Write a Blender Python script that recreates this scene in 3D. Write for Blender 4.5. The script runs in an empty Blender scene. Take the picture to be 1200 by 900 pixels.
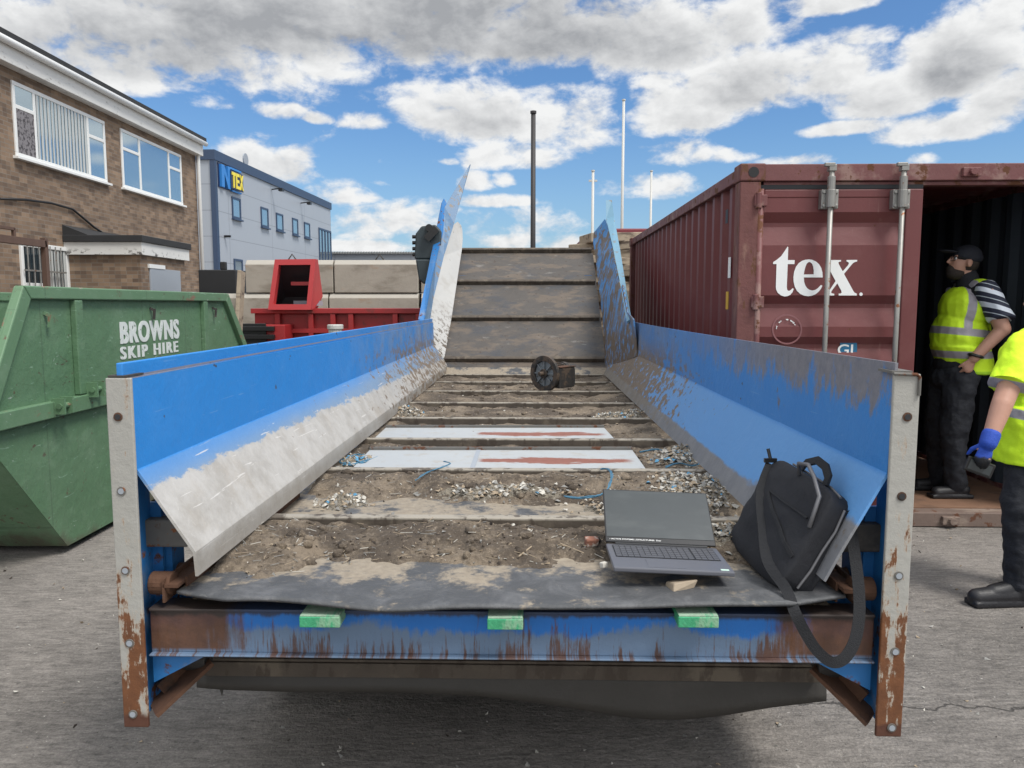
import bpy, bmesh, math, random
from mathutils import Vector, Matrix, noise as mnoise
random.seed(7)
R = math.radians
sc = bpy.context.scene
COL = sc.collection

# ------------------------------------------------------------------ camera
CAM_Z = 1.59
PITCH = math.atan(93 / 901)
cam = bpy.data.cameras.new('camera')
cam.sensor_width = 36.0
cam.lens = 901 / 1200 * 36
cam.clip_start = 0.05
cam.clip_end = 3000
cam_o = bpy.data.objects.new('camera', cam)
COL.objects.link(cam_o)
cam_o.location = (0, 0, CAM_Z)
cam_o.rotation_euler = (R(90) - PITCH, 0, 0)
sc.camera = cam_o
SP, CP = math.sin(PITCH), math.cos(PITCH)

def ray(px, py):
    u, v = (px - 600) / 901, (450 - py) / 901
    den = CP + v * SP
    return u / den, (-SP + v * CP) / den       # dx/dy, dz/dy

def at(px, py, Y):                              # point seen there, Y metres ahead
    a, b = ray(px, py)
    return Vector((a * Y, Y, CAM_Z + b * Y))

def on_x(px, py, X):                            # point on a wall of constant X
    a, b = ray(px, py)
    Y = X / a
    return Vector((X, Y, CAM_Z + b * Y))

# ------------------------------------------------------------------ world / sun / exposure
SUN_EL, SUN_AZ = 58, 128                        # azimuth clockwise from +Y
sun = bpy.data.lights.new('sun', 'SUN')
sun.energy = 2.6
sun.angle = R(20)
sun.color = (1.0, 0.96, 0.9)
sun_o = bpy.data.objects.new('sun', sun)
COL.objects.link(sun_o)
sd = Vector((math.sin(R(SUN_AZ)) * math.cos(R(SUN_EL)), math.cos(R(SUN_AZ)) * math.cos(R(SUN_EL)), math.sin(R(SUN_EL))))
sun_o.rotation_euler = sd.to_track_quat('Z', 'Y').to_euler()
sun_o.location = (20, -20, 40)

sc.view_settings.view_transform = 'Standard'
sc.view_settings.look = 'None'
sc.view_settings.gamma = 1
sc.view_settings.use_curve_mapping = False
sc.view_settings.exposure = 0.45
sc.cycles.use_denoising = True
sc.cycles.max_bounces = 6

world = bpy.data.worlds.new('World')
sc.world = world
world.use_nodes = True
wt = world.node_tree
wt.nodes.clear()

class NT:
    """small wrapper that adds nodes and wires sockets or constants into them"""
    def __init__(s, nt): s.nt = nt
    def put(s, sock, v):
        if isinstance(v, bpy.types.NodeSocket): s.nt.links.new(v, sock)
        elif v is not None:
            if hasattr(sock.default_value, '__len__'):
                d = list(v)
                if len(sock.default_value) == 4 and len(d) == 3: d = d + [1]
                sock.default_value = d
            else: sock.default_value = v
    def node(s, t, **kw):
        n = s.nt.nodes.new(t)
        for k, v in kw.items(): setattr(n, k, v)
        return n
    def math(s, op, a, b=None, c=None, clamp=False):
        n = s.node('ShaderNodeMath', operation=op, use_clamp=clamp)
        s.put(n.inputs[0], a)
        if b is not None: s.put(n.inputs[1], b)
        if c is not None: s.put(n.inputs[2], c)
        return n.outputs[0]
    def vmath(s, op, a, b=None):
        n = s.node('ShaderNodeVectorMath', operation=op)
        s.put(n.inputs[0], a)
        if b is not None: s.put(n.inputs[1], b)
        return n.outputs[0]
    def sep(s, v):
        n = s.node('ShaderNodeSeparateXYZ'); s.put(n.inputs[0], v); return n.outputs
    def comb(s, x, y, z):
        n = s.node('ShaderNodeCombineXYZ')
        for i, v in enumerate((x, y, z)): s.put(n.inputs[i], v)
        return n.outputs[0]
    def step(s, v, lo, hi):
        n = s.node('ShaderNodeMapRange', interpolation_type='SMOOTHSTEP')
        s.put(n.inputs['Value'], v); s.put(n.inputs['From Min'], lo); s.put(n.inputs['From Max'], hi)
        return n.outputs[0]
    def mix(s, f, a, b, blend='MIX'):
        n = s.node('ShaderNodeMix', data_type='RGBA', blend_type=blend)
        s.put(n.inputs[0], f); s.put(n.inputs[6], a); s.put(n.inputs[7], b)
        return n.outputs[2]
    def noise(s, vec, scale, detail=6, rough=.6, stretch=None, dist=0):
        if stretch: vec = s.vmath('MULTIPLY', vec, stretch)
        n = s.node('ShaderNodeTexNoise')
        s.put(n.inputs['Vector'], vec); n.inputs['Scale'].default_value = scale
        n.inputs['Detail'].default_value = detail; n.inputs['Roughness'].default_value = rough
        n.inputs['Distortion'].default_value = dist
        return n.outputs[0]

def build_sky():
    t = NT(wt)
    d = t.node('ShaderNodeTexCoord').outputs['Generated']
    sky = t.node('ShaderNodeTexSky', sky_type='NISHITA')
    sky.sun_disc = False
    sky.sun_elevation = R(SUN_EL)
    sky.sun_rotation = R(SUN_AZ)
    sky.altitude = 10
    sky.air_density = 1.15
    sky.dust_density = .6
    sky.ozone_density = 2.2
    x, y, z = t.sep(d)
    az = t.math('ARCTAN2', x, y)
    el = t.math('ARCSINE', z)
    # noise field of the clouds, and the same field a little towards the light
    warp = t.noise(d, 5, 3, .5)
    dv = t.vmath('MULTIPLY', d, (1, 1, 1.7))
    n1 = t.noise(dv, 7.5, 9, .58, dist=.25)
    n2 = t.noise(t.vmath('ADD', dv, (.012, 0, .03)), 7.5, 9, .58, dist=.25)
    n3 = t.noise(dv, 2.6, 4, .5)
    relief = t.math('SUBTRACT', n1, n2)
    # each cloud: where it stands in the sky (az, el), half sizes, how grey its base is
    B = [(140,40,260,78,1.0),(20,70,150,50,.7),(330,25,230,70,1.0),(500,30,200,74,1.0),(640,38,180,66,1.0),(760,50,130,54,.8),(850,36,90,34,.5),(150,92,90,26,.2),(390,84,44,16,.1),
         (562,138,84,44,.85),(650,146,70,50,.45),(500,122,40,28,.4),(612,184,62,20,.5),
         (800,132,70,32,.35),(880,102,92,44,.6),(960,92,80,42,.45),(1030,116,76,28,.5),(1130,76,90,52,.95),(1190,110,70,46,.95),(1115,153,96,18,.15),(960,8,70,14,.3),(1165,20,40,34,.5),
         (322,131,26,9,0),(425,143,26,10,0),(245,120,34,9,0),(797,183,40,15,.1),(757,220,58,17,.15),(400,229,42,17,.1),(312,190,46,26,.1),(345,205,30,16,.1),(285,182,24,18,0),
         (420,270,50,26,.1),(470,262,50,24,.1),(500,280,40,16,.1),(575,275,44,22,.1),(625,268,44,26,.1),(600,285,80,16,.1),(560,215,18,10,0),(507,246,24,15,.1),(655,288,60,14,.1),(925,190,44,8,0),(1085,187,20,7,0),(590,237,50,8,0),(862,184,30,8,0),(395,290,120,12,.1),(700,292,160,10,.1),(990,152,60,9,0),(590,212,14,8,0),(375,140,16,6,0),(215,95,40,10,.1),(455,190,16,6,0),(520,190,14,5,0),(770,95,40,12,.1),(1010,45,46,12,.1),(865,60,40,14,.1),(445,215,18,6,0)]
    dens, grey = None, None
    for (px, py, w, h, g) in B:
        a, b = ray(px, py)
        A = math.atan(a); E = math.atan(b / math.sqrt(1 + a * a))
        wa = w / 901 * math.cos(A) ** 2 * 1.0; ha = h / 901
        u = t.math('DIVIDE', t.math('SUBTRACT', az, A), wa)
        v = t.math('DIVIDE', t.math('SUBTRACT', el, E), ha)
        # flat base: the lower half closes sooner
        vneg = t.math('MULTIPLY', t.math('MINIMUM', v, 0), 0.5)
        v = t.math('ADD', v, vneg)
        q = t.math('SUBTRACT', 1.0, t.math('ADD', t.math('MULTIPLY', u, u), t.math('MULTIPLY', v, v)))
        q = t.math('MULTIPLY', t.math('MAXIMUM', q, -1.5), max(.42, min(1., w / 90)))
        dens = q if dens is None else t.math('MAXIMUM', dens, q)
        if g:
            gg = t.math('MULTIPLY', t.math('MULTIPLY', t.math('MAXIMUM', q, 0), t.math('SUBTRACT', 1, t.math('MULTIPLY', t.math('MAXIMUM', v, -1), .6))), g)
            grey = gg if grey is None else t.math('MAXIMUM', grey, gg)
    # the rest of the sky, above and behind: cloud out of view, made denser and brighter to light the scene
    far = t.math('MAXIMUM', t.step(el, R(27), R(34)), t.step(t.math('ABSOLUTE', az), R(40), R(50)))
    rest = t.math('MULTIPLY', t.math('SUBTRACT', n3, .5), 5.0)
    dens = t.math('MAXIMUM', dens, t.math('SUBTRACT', t.math('ADD', rest, .75), t.math('MULTIPLY', t.math('SUBTRACT', 1, far), 6)))
    nf = t.noise(dv, 24, 8, .6, dist=.2)
    nf2 = t.noise(t.vmath('ADD', dv, (.006, 0, .013)), 24, 8, .6, dist=.2)
    body = t.math('ADD', t.math('MULTIPLY', dens, .72), t.math('ADD', t.math('MULTIPLY', t.math('SUBTRACT', n1, .5), 2.4), t.math('MULTIPLY', t.math('SUBTRACT', nf, .5), 1.65)))
    alpha = t.step(body, -.16, .46)
    alpha = t.math('MULTIPLY', alpha, t.step(el, R(-2), R(1)))
    rl = t.math('ADD', t.math('MULTIPLY', relief, 1.5), t.math('MULTIPLY', t.math('SUBTRACT', nf, nf2), .9))
    gs = t.math('ADD', grey, t.math('ADD', t.math('MULTIPLY', t.math('SUBTRACT', n3, .53), 2.0), t.math('MULTIPLY', t.math('SUBTRACT', n1, .5), 1.2)))
    shade = t.math('MULTIPLY', t.step(gs, -.08, 1.4), 1.0)
    shade = t.math('ADD', shade, t.math('MULTIPLY', t.step(body, .3, 1.4), .12), clamp=True)
    shade = t.math('SUBTRACT', t.math('ADD', shade, .08), rl, clamp=True)
    ccol = t.mix(shade, (6.6, 6.65, 6.65), (2.75, 2.85, 3.02))
    over = t.math('ADD', 1, t.math('MULTIPLY', far, .45))
    ccol = t.mix(1.0, ccol, t.comb(over, over, over), 'MULTIPLY')
    hz = t.step(el, R(14), R(0))
    skyc = t.mix(1.0, sky.outputs[0], (.52, .73, .96), 'MULTIPLY')
    skyc = t.mix(t.math('MULTIPLY', hz, .4), skyc, (3.1, 4.4, 5.6))
    col = t.mix(alpha, skyc, ccol)
    bg = t.node('ShaderNodeBackground')
    t.put(bg.inputs[0], col)
    bg.inputs[1].default_value = .1
    out = t.node('ShaderNodeOutputWorld')
    wt.links.new(bg.outputs[0], out.inputs[0])
build_sky()
world.cycles.sampling_method = 'MANUAL'
world.cycles.sample_map_resolution = 512

# ------------------------------------------------------------------ materials
def srgb(r, g, b):
    f = lambda c: (c / 255 / 12.92) if c / 255 <= .04045 else ((c / 255 + .055) / 1.055) ** 2.4
    return (f(r), f(g), f(b))

MATS = {}
def mat(name, base, rough=.6, metal=0., layers=(), bump=None, var=.12, vscale=3., spec=.5, world_co=False, build=None, coat=0):
    m = bpy.data.materials.new(name)
    m.use_nodes = True
    nt = m.node_tree
    t = NT(nt)
    b = nt.nodes['Principled BSDF']
    co = t.node('ShaderNodeNewGeometry').outputs['Position'] if world_co else t.node('ShaderNodeTexCoord').outputs['Object']
    pos = t.node('ShaderNodeNewGeometry').outputs['Position']
    col = base
    if var:
        f = t.noise(co, vscale, 8, .65)
        k = t.math('ADD', 1 - var, t.math('MULTIPLY', f, 2 * var))
        col = t.mix(1.0, base, t.comb(k, k, k), 'MULTIPLY')
    rg = rough
    if build: col, rg = build(t, co, pos, col, rg)
    for L in layers:
        f = t.noise(co, L['scale'], L.get('detail', 8), L.get('r', .62), L.get('stretch'), L.get('dist', 0))
        f = t.step(f, L['lo'], L['hi'])
        if 'mask' in L: f = t.math('MULTIPLY', f, L['mask'](t, co, pos))
        if 'amt' in L: f = t.math('MULTIPLY', f, L['amt'])
        col = t.mix(f, col, L['col'])
        if 'rough' in L:
            rg = t.math('ADD', t.math('MULTIPLY', f, L['rough']), t.math('MULTIPLY', t.math('SUBTRACT', 1, f), rg))
    t.put(b.inputs['Base Color'], col)
    t.put(b.inputs['Roughness'], rg)
    b.inputs['Metallic'].default_value = metal
    b.inputs['Specular IOR Level'].default_value = spec
    b.inputs['Coat Weight'].default_value = coat
    if bump:
        bs = [bump] if not isinstance(bump[0], (tuple, list)) else bump
        h = None
        for bb in bs:
            f = t.noise(co, bb[0], 8, .65, bb[2] if len(bb) > 2 else None)
            f = t.math('MULTIPLY', f, bb[1])
            h = f if h is None else t.math('ADD', h, f)
        bn = t.node('ShaderNodeBump')
        bn.inputs['Strength'].default_value = 1
        bn.inputs['Distance'].default_value = .02
        t.put(bn.inputs['Height'], h)
        nt.links.new(bn.outputs[0], b.inputs['Normal'])
    MATS[name] = m
    return m

def zmask(lo, hi):      # 1 above hi, 0 below lo (or reversed), by height in the world
    return lambda t, co, pos: t.step(t.sep(pos)[2], lo, hi)
def ymask(lo, hi):
    return lambda t, co, pos: t.step(t.sep(pos)[1], lo, hi)
def band(axis, a, b, c, d):
    def f(t, co, pos):
        s = t.sep(pos)[axis]
        return t.math('MULTIPLY', t.step(s, a, b), t.step(s, d, c))
    return f
def both(*fs):
    def f(t, co, pos):
        r = fs[0](t, co, pos)
        for g in fs[1:]: r = t.math('MULTIPLY', r, g(t, co, pos))
        return r
    return f

RUST = (.105, .04, .018)
RUST2 = (.2, .08, .035)
DIRT = (.17, .13, .09)
DIRTL = (.3, .25, .185)
rust_layers = lambda sc_, lo, hi: [dict(col=RUST, scale=sc_, lo=lo, hi=hi, rough=.9), dict(col=RUST2, scale=sc_ * 2.3, lo=lo + .06, hi=hi + .05, rough=.9)]

# ------------------------------------------------------------------ mesh helpers
class MB:
    def __init__(s, xf=None):
        s.v, s.f, s.m, s.xf = [], [], [], xf
    def add(s, vs, fs, m=0):
        o = len(s.v)
        for p in vs:
            p = Vector(p)
            s.v.append(s.xf @ p if s.xf else p)
        for f in fs:
            s.f.append([i + o for i in f]); s.m.append(m)
    def box(s, c, size, rot=None, m=0):
        hx, hy, hz = size[0] / 2, size[1] / 2, size[2] / 2
        vs = [Vector((x, y, z)) for x in (-hx, hx) for y in (-hy, hy) for z in (-hz, hz)]
        if rot is not None: vs = [rot @ p for p in vs]
        s.add([p + Vector(c) for p in vs], [(0,1,3,2),(4,6,7,5),(0,4,5,1),(2,3,7,6),(0,2,6,4),(1,5,7,3)], m)
    def bb(s, x0, x1, y0, y1, z0, z1, m=0):
        s.box(((x0+x1)/2, (y0+y1)/2, (z0+z1)/2), (abs(x1-x0), abs(y1-y0), abs(z1-z0)), None, m)
    def beam(s, p0, p1, w, h, up=(0,0,1), m=0):     # a box-section bar from p0 to p1
        p0, p1 = Vector(p0), Vector(p1)
        d = (p1 - p0).normalized(); up = Vector(up)
        if abs(d.dot(up)) > .98: up = Vector((0,1,0))
        sx = d.cross(up).normalized(); u = sx.cross(d)
        vs = [p + sx*a*w/2 + u*b*h/2 for p in (p0, p1) for a, b in ((-1,-1),(1,-1),(1,1),(-1,1))]
        s.add(vs, [(3,2,1,0),(4,5,6,7),(0,1,5,4),(1,2,6,5),(2,3,7,6),(3,0,4,7)], m)
    def prism(s, pts, ext, m=0):
        n = len(pts); pts = [Vector(p) for p in pts]; e = Vector(ext)
        s.add(pts + [p + e for p in pts], [list(range(n))[::-1], list(range(n, 2*n))] + [(i, (i+1) % n, n + (i+1) % n, n + i) for i in range(n)], m)
    def tube(s, path, r, n=10, m=0, caps=True):
        path = [Vector(p) for p in path]; rs = r if isinstance(r, (list, tuple)) else [r] * len(path)
        vs, fs = [], []
        prev = None
        for i, p in enumerate(path):
            d = (path[min(i+1, len(path)-1)] - path[max(i-1, 0)]).normalized()
            if prev is None:
                a = Vector((0,0,1)) if abs(d.z) < .9 else Vector((1,0,0))
                sx = d.cross(a).normalized()
            else:
                sx = (prev - d * prev.dot(d)).normalized()
            prev = sx; u = d.cross(sx)
            for k in range(n):
                t = 2 * math.pi * k / n
                vs.append(p + (sx * math.cos(t) + u * math.sin(t)) * rs[i])
        for i in range(len(path) - 1):
            for k in range(n):
                fs.append((i*n+k, i*n+(k+1) % n, (i+1)*n+(k+1) % n, (i+1)*n+k))
        if caps:
            fs.append(list(range(n))[::-1]); fs.append([(len(path)-1)*n+k for k in range(n)])
        s.add(vs, fs, m)
    def cyl(s, p0, p1, r, n=20, m=0): s.tube([p0, p1], r, n, m)
    def ribbon(s, path, w, th, facing=(0,-1,0), m=0):
        path = [Vector(p) for p in path]; F = Vector(facing)
        vs, fs = [], []
        for i, p in enumerate(path):
            d = (path[min(i+1, len(path)-1)] - path[max(i-1, 0)]).normalized()
            sx = d.cross(F).normalized(); nn = sx.cross(d).normalized()
            vs += [p + sx*w/2 + nn*th/2, p - sx*w/2 + nn*th/2, p - sx*w/2 - nn*th/2, p + sx*w/2 - nn*th/2]
        n = len(path)
        for i in range(n - 1):
            for k in range(4): fs.append((i*4+k, i*4+(k+1) % 4, (i+1)*4+(k+1) % 4, (i+1)*4+k))
        fs += [(3,2,1,0), tuple((n-1)*4+k for k in range(4))]
        s.add(vs, fs, m)
    def capsule(s, p0, r0, p1, r1, sq=None, n=16, m=0):     # tapered, round ended; sq = (axis, factor) squashes it
        p0, p1 = Vector(p0), Vector(p1)
        d = (p1 - p0); L = d.length; d = d.normalized() if L > 1e-6 else Vector((0,0,1))
        path, rs = [], []
        for k in range(6):
            a = math.pi/2 * (1 - k/5.5); path.append(p0 - d * r0 * math.sin(a)); rs.append(max(r0 * math.cos(a), .0005))
        for k in range(1, 4):
            f = k / 4; path.append(p0.lerp(p1, f)); rs.append(r0 + (r1 - r0) * f)
        for k in range(6):
            a = math.pi/2 * ((k + .5)/5.5); path.append(p1 + d * r1 * math.sin(a)); rs.append(max(r1 * math.cos(a), .0005))
        o = len(s.v); xf, s.xf = s.xf, None
        s.tube(path, rs, n, m)
        s.xf = xf
        c = (p0 + p1) / 2
        for i in range(o, len(s.v)):
            v = s.v[i]
            if sq:
                ax = Vector(sq[0]).normalized(); k = (v - c).dot(ax); v = v + ax * k * (sq[1] - 1)
            s.v[i] = xf @ v if xf else v
    def ell(s, c, rx, ry, rz, rot=None, m=0, n=20):
        c = Vector(c); vs, fs = [], []
        rows = n // 2
        for i in range(rows + 1):
            th = math.pi * (i + 0.02) / (rows + .04)
            for k in range(n):
                ph = 2 * math.pi * k / n
                p = Vector((rx*math.sin(th)*math.cos(ph), ry*math.sin(th)*math.sin(ph), rz*math.cos(th)))
                vs.append(c + (rot @ p if rot else p))
        for i in range(rows):
            for k in range(n): fs.append((i*n+k, (i+1)*n+k, (i+1)*n+(k+1) % n, i*n+(k+1) % n))
        fs += [list(range(n)), [rows*n+k for k in range(n)][::-1]]
        s.add(vs, fs, m)
    def skirt(s, rings, n=32, m=0):        # rings: (centre, axis a, axis b); closed flat at both ends
        vs, fs = [], []
        for c, a, b in rings:
            for k in range(n):
                t = 2 * math.pi * k / n; vs.append(Vector(c) + Vector(a) * math.cos(t) + Vector(b) * math.sin(t))
        for i in range(len(rings) - 1):
            for k in range(n): fs.append((i*n+k, i*n+(k+1) % n, (i+1)*n+(k+1) % n, (i+1)*n+k))
        fs += [list(range(n))[::-1], [(len(rings)-1)*n+k for k in range(n)]]
        s.add(vs, fs, m)
    def grid(s, fn, nu, nv, m=0):
        vs = [fn(i / nu, j / nv) for j in range(nv + 1) for i in range(nu + 1)]
        fs = [(j*(nu+1)+i, j*(nu+1)+i+1, (j+1)*(nu+1)+i+1, (j+1)*(nu+1)+i) for j in range(nv) for i in range(nu)]
        s.add(vs, fs, m)

WM = {}
FOLDS = {}
def link(o, parent=None):
    COL.objects.link(o)
    if parent is not None: o.parent = parent
    return o

def tag(o, label=None, cat=None, group=None, kind=None):
    if label: o['label'] = label
    if cat: o['category'] = cat
    if group: o['group'] = group
    if kind: o['kind'] = kind
    return o

def empty(name, loc, rz=0, label=None, cat=None, group=None):
    o = bpy.data.objects.new(name, None)
    o.empty_display_size = .1
    o.location = loc; o.rotation_euler = (0, 0, rz)
    COL.objects.link(o)
    WM[o.name] = Matrix.Translation(Vector(loc)) @ Matrix.Rotation(rz, 4, 'Z')
    return tag(o, label, cat, group)

def obj(name, mb, mats, parent=None, bevel=0, smooth=False, seg=2, solid=0, recalc=True, subd=0, remesh=0, smooths=0, label=None, origin=None, folds=None):
    if not isinstance(mats, (list, tuple)): mats = [mats]
    me = bpy.data.meshes.new(name)
    o = bpy.data.objects.new(name, me)
    if parent is not None:
        W = WM[parent.name]
    elif origin is not None:
        W = Matrix.Translation(origin)
    else:
        xs = [v.x for v in mb.v]; ys = [v.y for v in mb.v]; zs = [v.z for v in mb.v]
        W = Matrix.Translation(((min(xs)+max(xs))/2, (min(ys)+max(ys))/2, min(zs)))
    inv = W.inverted()
    me.from_pydata([inv @ v for v in mb.v], [], mb.f)
    for i, p in enumerate(me.polygons):
        p.material_index = mb.m[i]; p.use_smooth = smooth
    for m_ in mats: me.materials.append(MATS[m_] if isinstance(m_, str) else m_)
    if recalc:
        bm = bmesh.new(); bm.from_mesh(me)
        bmesh.ops.recalc_face_normals(bm, faces=bm.faces)
        bm.to_mesh(me); bm.free()
    if parent is None: o.matrix_world = W
    link(o, parent)
    WM[o.name] = W
    if solid:
        md = o.modifiers.new('solid', 'SOLIDIFY'); md.thickness = solid; md.offset = 0
        if len(mats) > 1 and max(mb.m) == 0: md.material_offset = 1; md.offset = -1
    if remesh:
        md = o.modifiers.new('remesh', 'REMESH'); md.mode = 'VOXEL'; md.voxel_size = remesh; md.use_smooth_shade = True
    if folds:
        tx = FOLDS.get(folds[1]) or bpy.data.textures.new('folds', 'CLOUDS'); FOLDS[folds[1]] = tx; tx.noise_scale = folds[1]; tx.noise_depth = 2
        md = o.modifiers.new('folds', 'DISPLACE'); md.texture = tx; md.strength = folds[0]; md.mid_level = .5; md.texture_coords = 'LOCAL'
    if smooths:
        md = o.modifiers.new('smooth', 'SMOOTH'); md.factor = .5; md.iterations = smooths
    if bevel:
        md = o.modifiers.new('bevel', 'BEVEL'); md.width = bevel; md.segments = seg; md.limit_method = 'ANGLE'; md.angle_limit = R(40)
        md.harden_normals = False
    if subd:
        md = o.modifiers.new('subd', 'SUBSURF'); md.levels = subd; md.render_levels = subd
    if label: o['label'] = label
    return o

def copy_part(o, parent, xf=None):          # another copy of a part, sharing its mesh
    c = o.copy(); COL.objects.link(c); c.parent = parent
    if xf is not None: c.location = xf
    WM[c.name] = WM[parent.name]
    return c

def text_mesh(body, size, bold=0, ext=.001, sx=1., spacing=1.):
    cu = bpy.data.curves.new('lettering', 'FONT')
    cu.body = body; cu.size = size; cu.extrude = ext; cu.offset = bold; cu.space_character = spacing
    cu.align_x = 'CENTER'; cu.align_y = 'CENTER'
    return curve_to_mb(cu, sx)

def poly_mesh(polys, ext=.001):             # filled outlines with holes, in the plane
    cu = bpy.data.curves.new('shape', 'CURVE')
    cu.dimensions = '2D'; cu.fill_mode = 'BOTH'; cu.extrude = ext
    for pts in polys:
        sp = cu.splines.new('POLY'); sp.points.add(len(pts) - 1)
        for q, p in zip(sp.points, pts): q.co = (p[0], p[1], 0, 1)
        sp.use_cyclic_u = True
    return curve_to_mb(cu, 1)

def curve_to_mb(cu, sx):
    o = bpy.data.objects.new('tmp', cu)
    COL.objects.link(o)
    bpy.context.view_layer.update()
    dg = bpy.context.evaluated_depsgraph_get()
    me = bpy.data.meshes.new_from_object(o.evaluated_get(dg))
    vs = [Vector((v.co.x * sx, v.co.y, v.co.z)) for v in me.vertices]
    fs = [list(p.vertices) for p in me.polygons]
    bpy.data.objects.remove(o); bpy.data.meshes.remove(me); bpy.data.curves.remove(cu)
    return vs, fs

def place(vf, origin, ux, uy, mb=None, m=0):    # lay a flat mesh on a surface
    mb = mb or MB()
    ux, uy = Vector(ux), Vector(uy); n = ux.normalized().cross(uy.normalized())
    mb.add([Vector(origin) + ux * v.x + uy * v.y + n * v.z for v in vf[0]], vf[1], m)
    return mb
# ------------------------------------------------------------------ the materials of the place
def ground_build(t, co, pos, col, rg):
    big = t.noise(pos, .5, 6, .65)
    st = t.noise(pos, 1.0, 8, .72, (4.5, 12, 1), 1.0)
    st2 = t.noise(pos, 1.0, 6, .75, (11, 42, 1), .8)
    fine = t.noise(pos, 75, 5, .8)
    v = t.math('ADD', t.math('MULTIPLY', big, .75), t.math('MULTIPLY', st, .38))
    v = t.math('ADD', v, t.math('ADD', t.math('MULTIPLY', st2, .85), t.math('MULTIPLY', fine, .75)))
    v = t.step(v, 1.0, 1.78)
    col = t.mix(v, (.078, .071, .065), (.335, .307, .279))
    gap = t.step(t.noise(pos, 1.0, 5, .65, (4, 40, 1), 1.4), .63, .69)
    col = t.mix(t.math('MULTIPLY', gap, .4), col, (.075, .067, .06))
    sp = t.step(t.noise(pos, 40, 3, .6), .685, .72)
    col = t.mix(t.math('MULTIPLY', sp, .75), col, (.5, .475, .44))
    sp2 = t.step(t.noise(pos, 95, 2, .6), .69, .72)
    col = t.mix(t.math('MULTIPLY', sp2, .6), col, (.05, .046, .043))
    dk = t.step(t.noise(pos, 17, 3, .6), .66, .72)
    col = t.mix(t.math('MULTIPLY', dk, .6), col, (.05, .047, .045))
    oil = t.step(t.noise(pos, 1.3, 6, .7), .54, .7)
    col = t.mix(t.math('MULTIPLY', oil, .4), col, (.085, .078, .072))
    # a crack wandering across the slab on the right
    x, y, z = t.sep(pos)
    w = t.math('MULTIPLY', t.math('SUBTRACT', t.noise(pos, 3.5, 6, .6), .5), .28)
    d = t.math('ABSOLUTE', t.math('SUBTRACT', y, t.math('ADD', t.math('ADD', 2.96, w), t.math('MULTIPLY', x, -.03))))
    ck = t.math('MULTIPLY', t.step(d, .012, .003), t.step(x, .55, .9))
    col = t.mix(t.math('MULTIPLY', ck, .85), col, (.03, .027, .025))
    return col, .9
mat('concrete_yard', (.2, .2, .2), .9, build=ground_build, var=0, world_co=True, bump=[(1.0, .4, (11, 44, 1)), (55, .55)])

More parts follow.
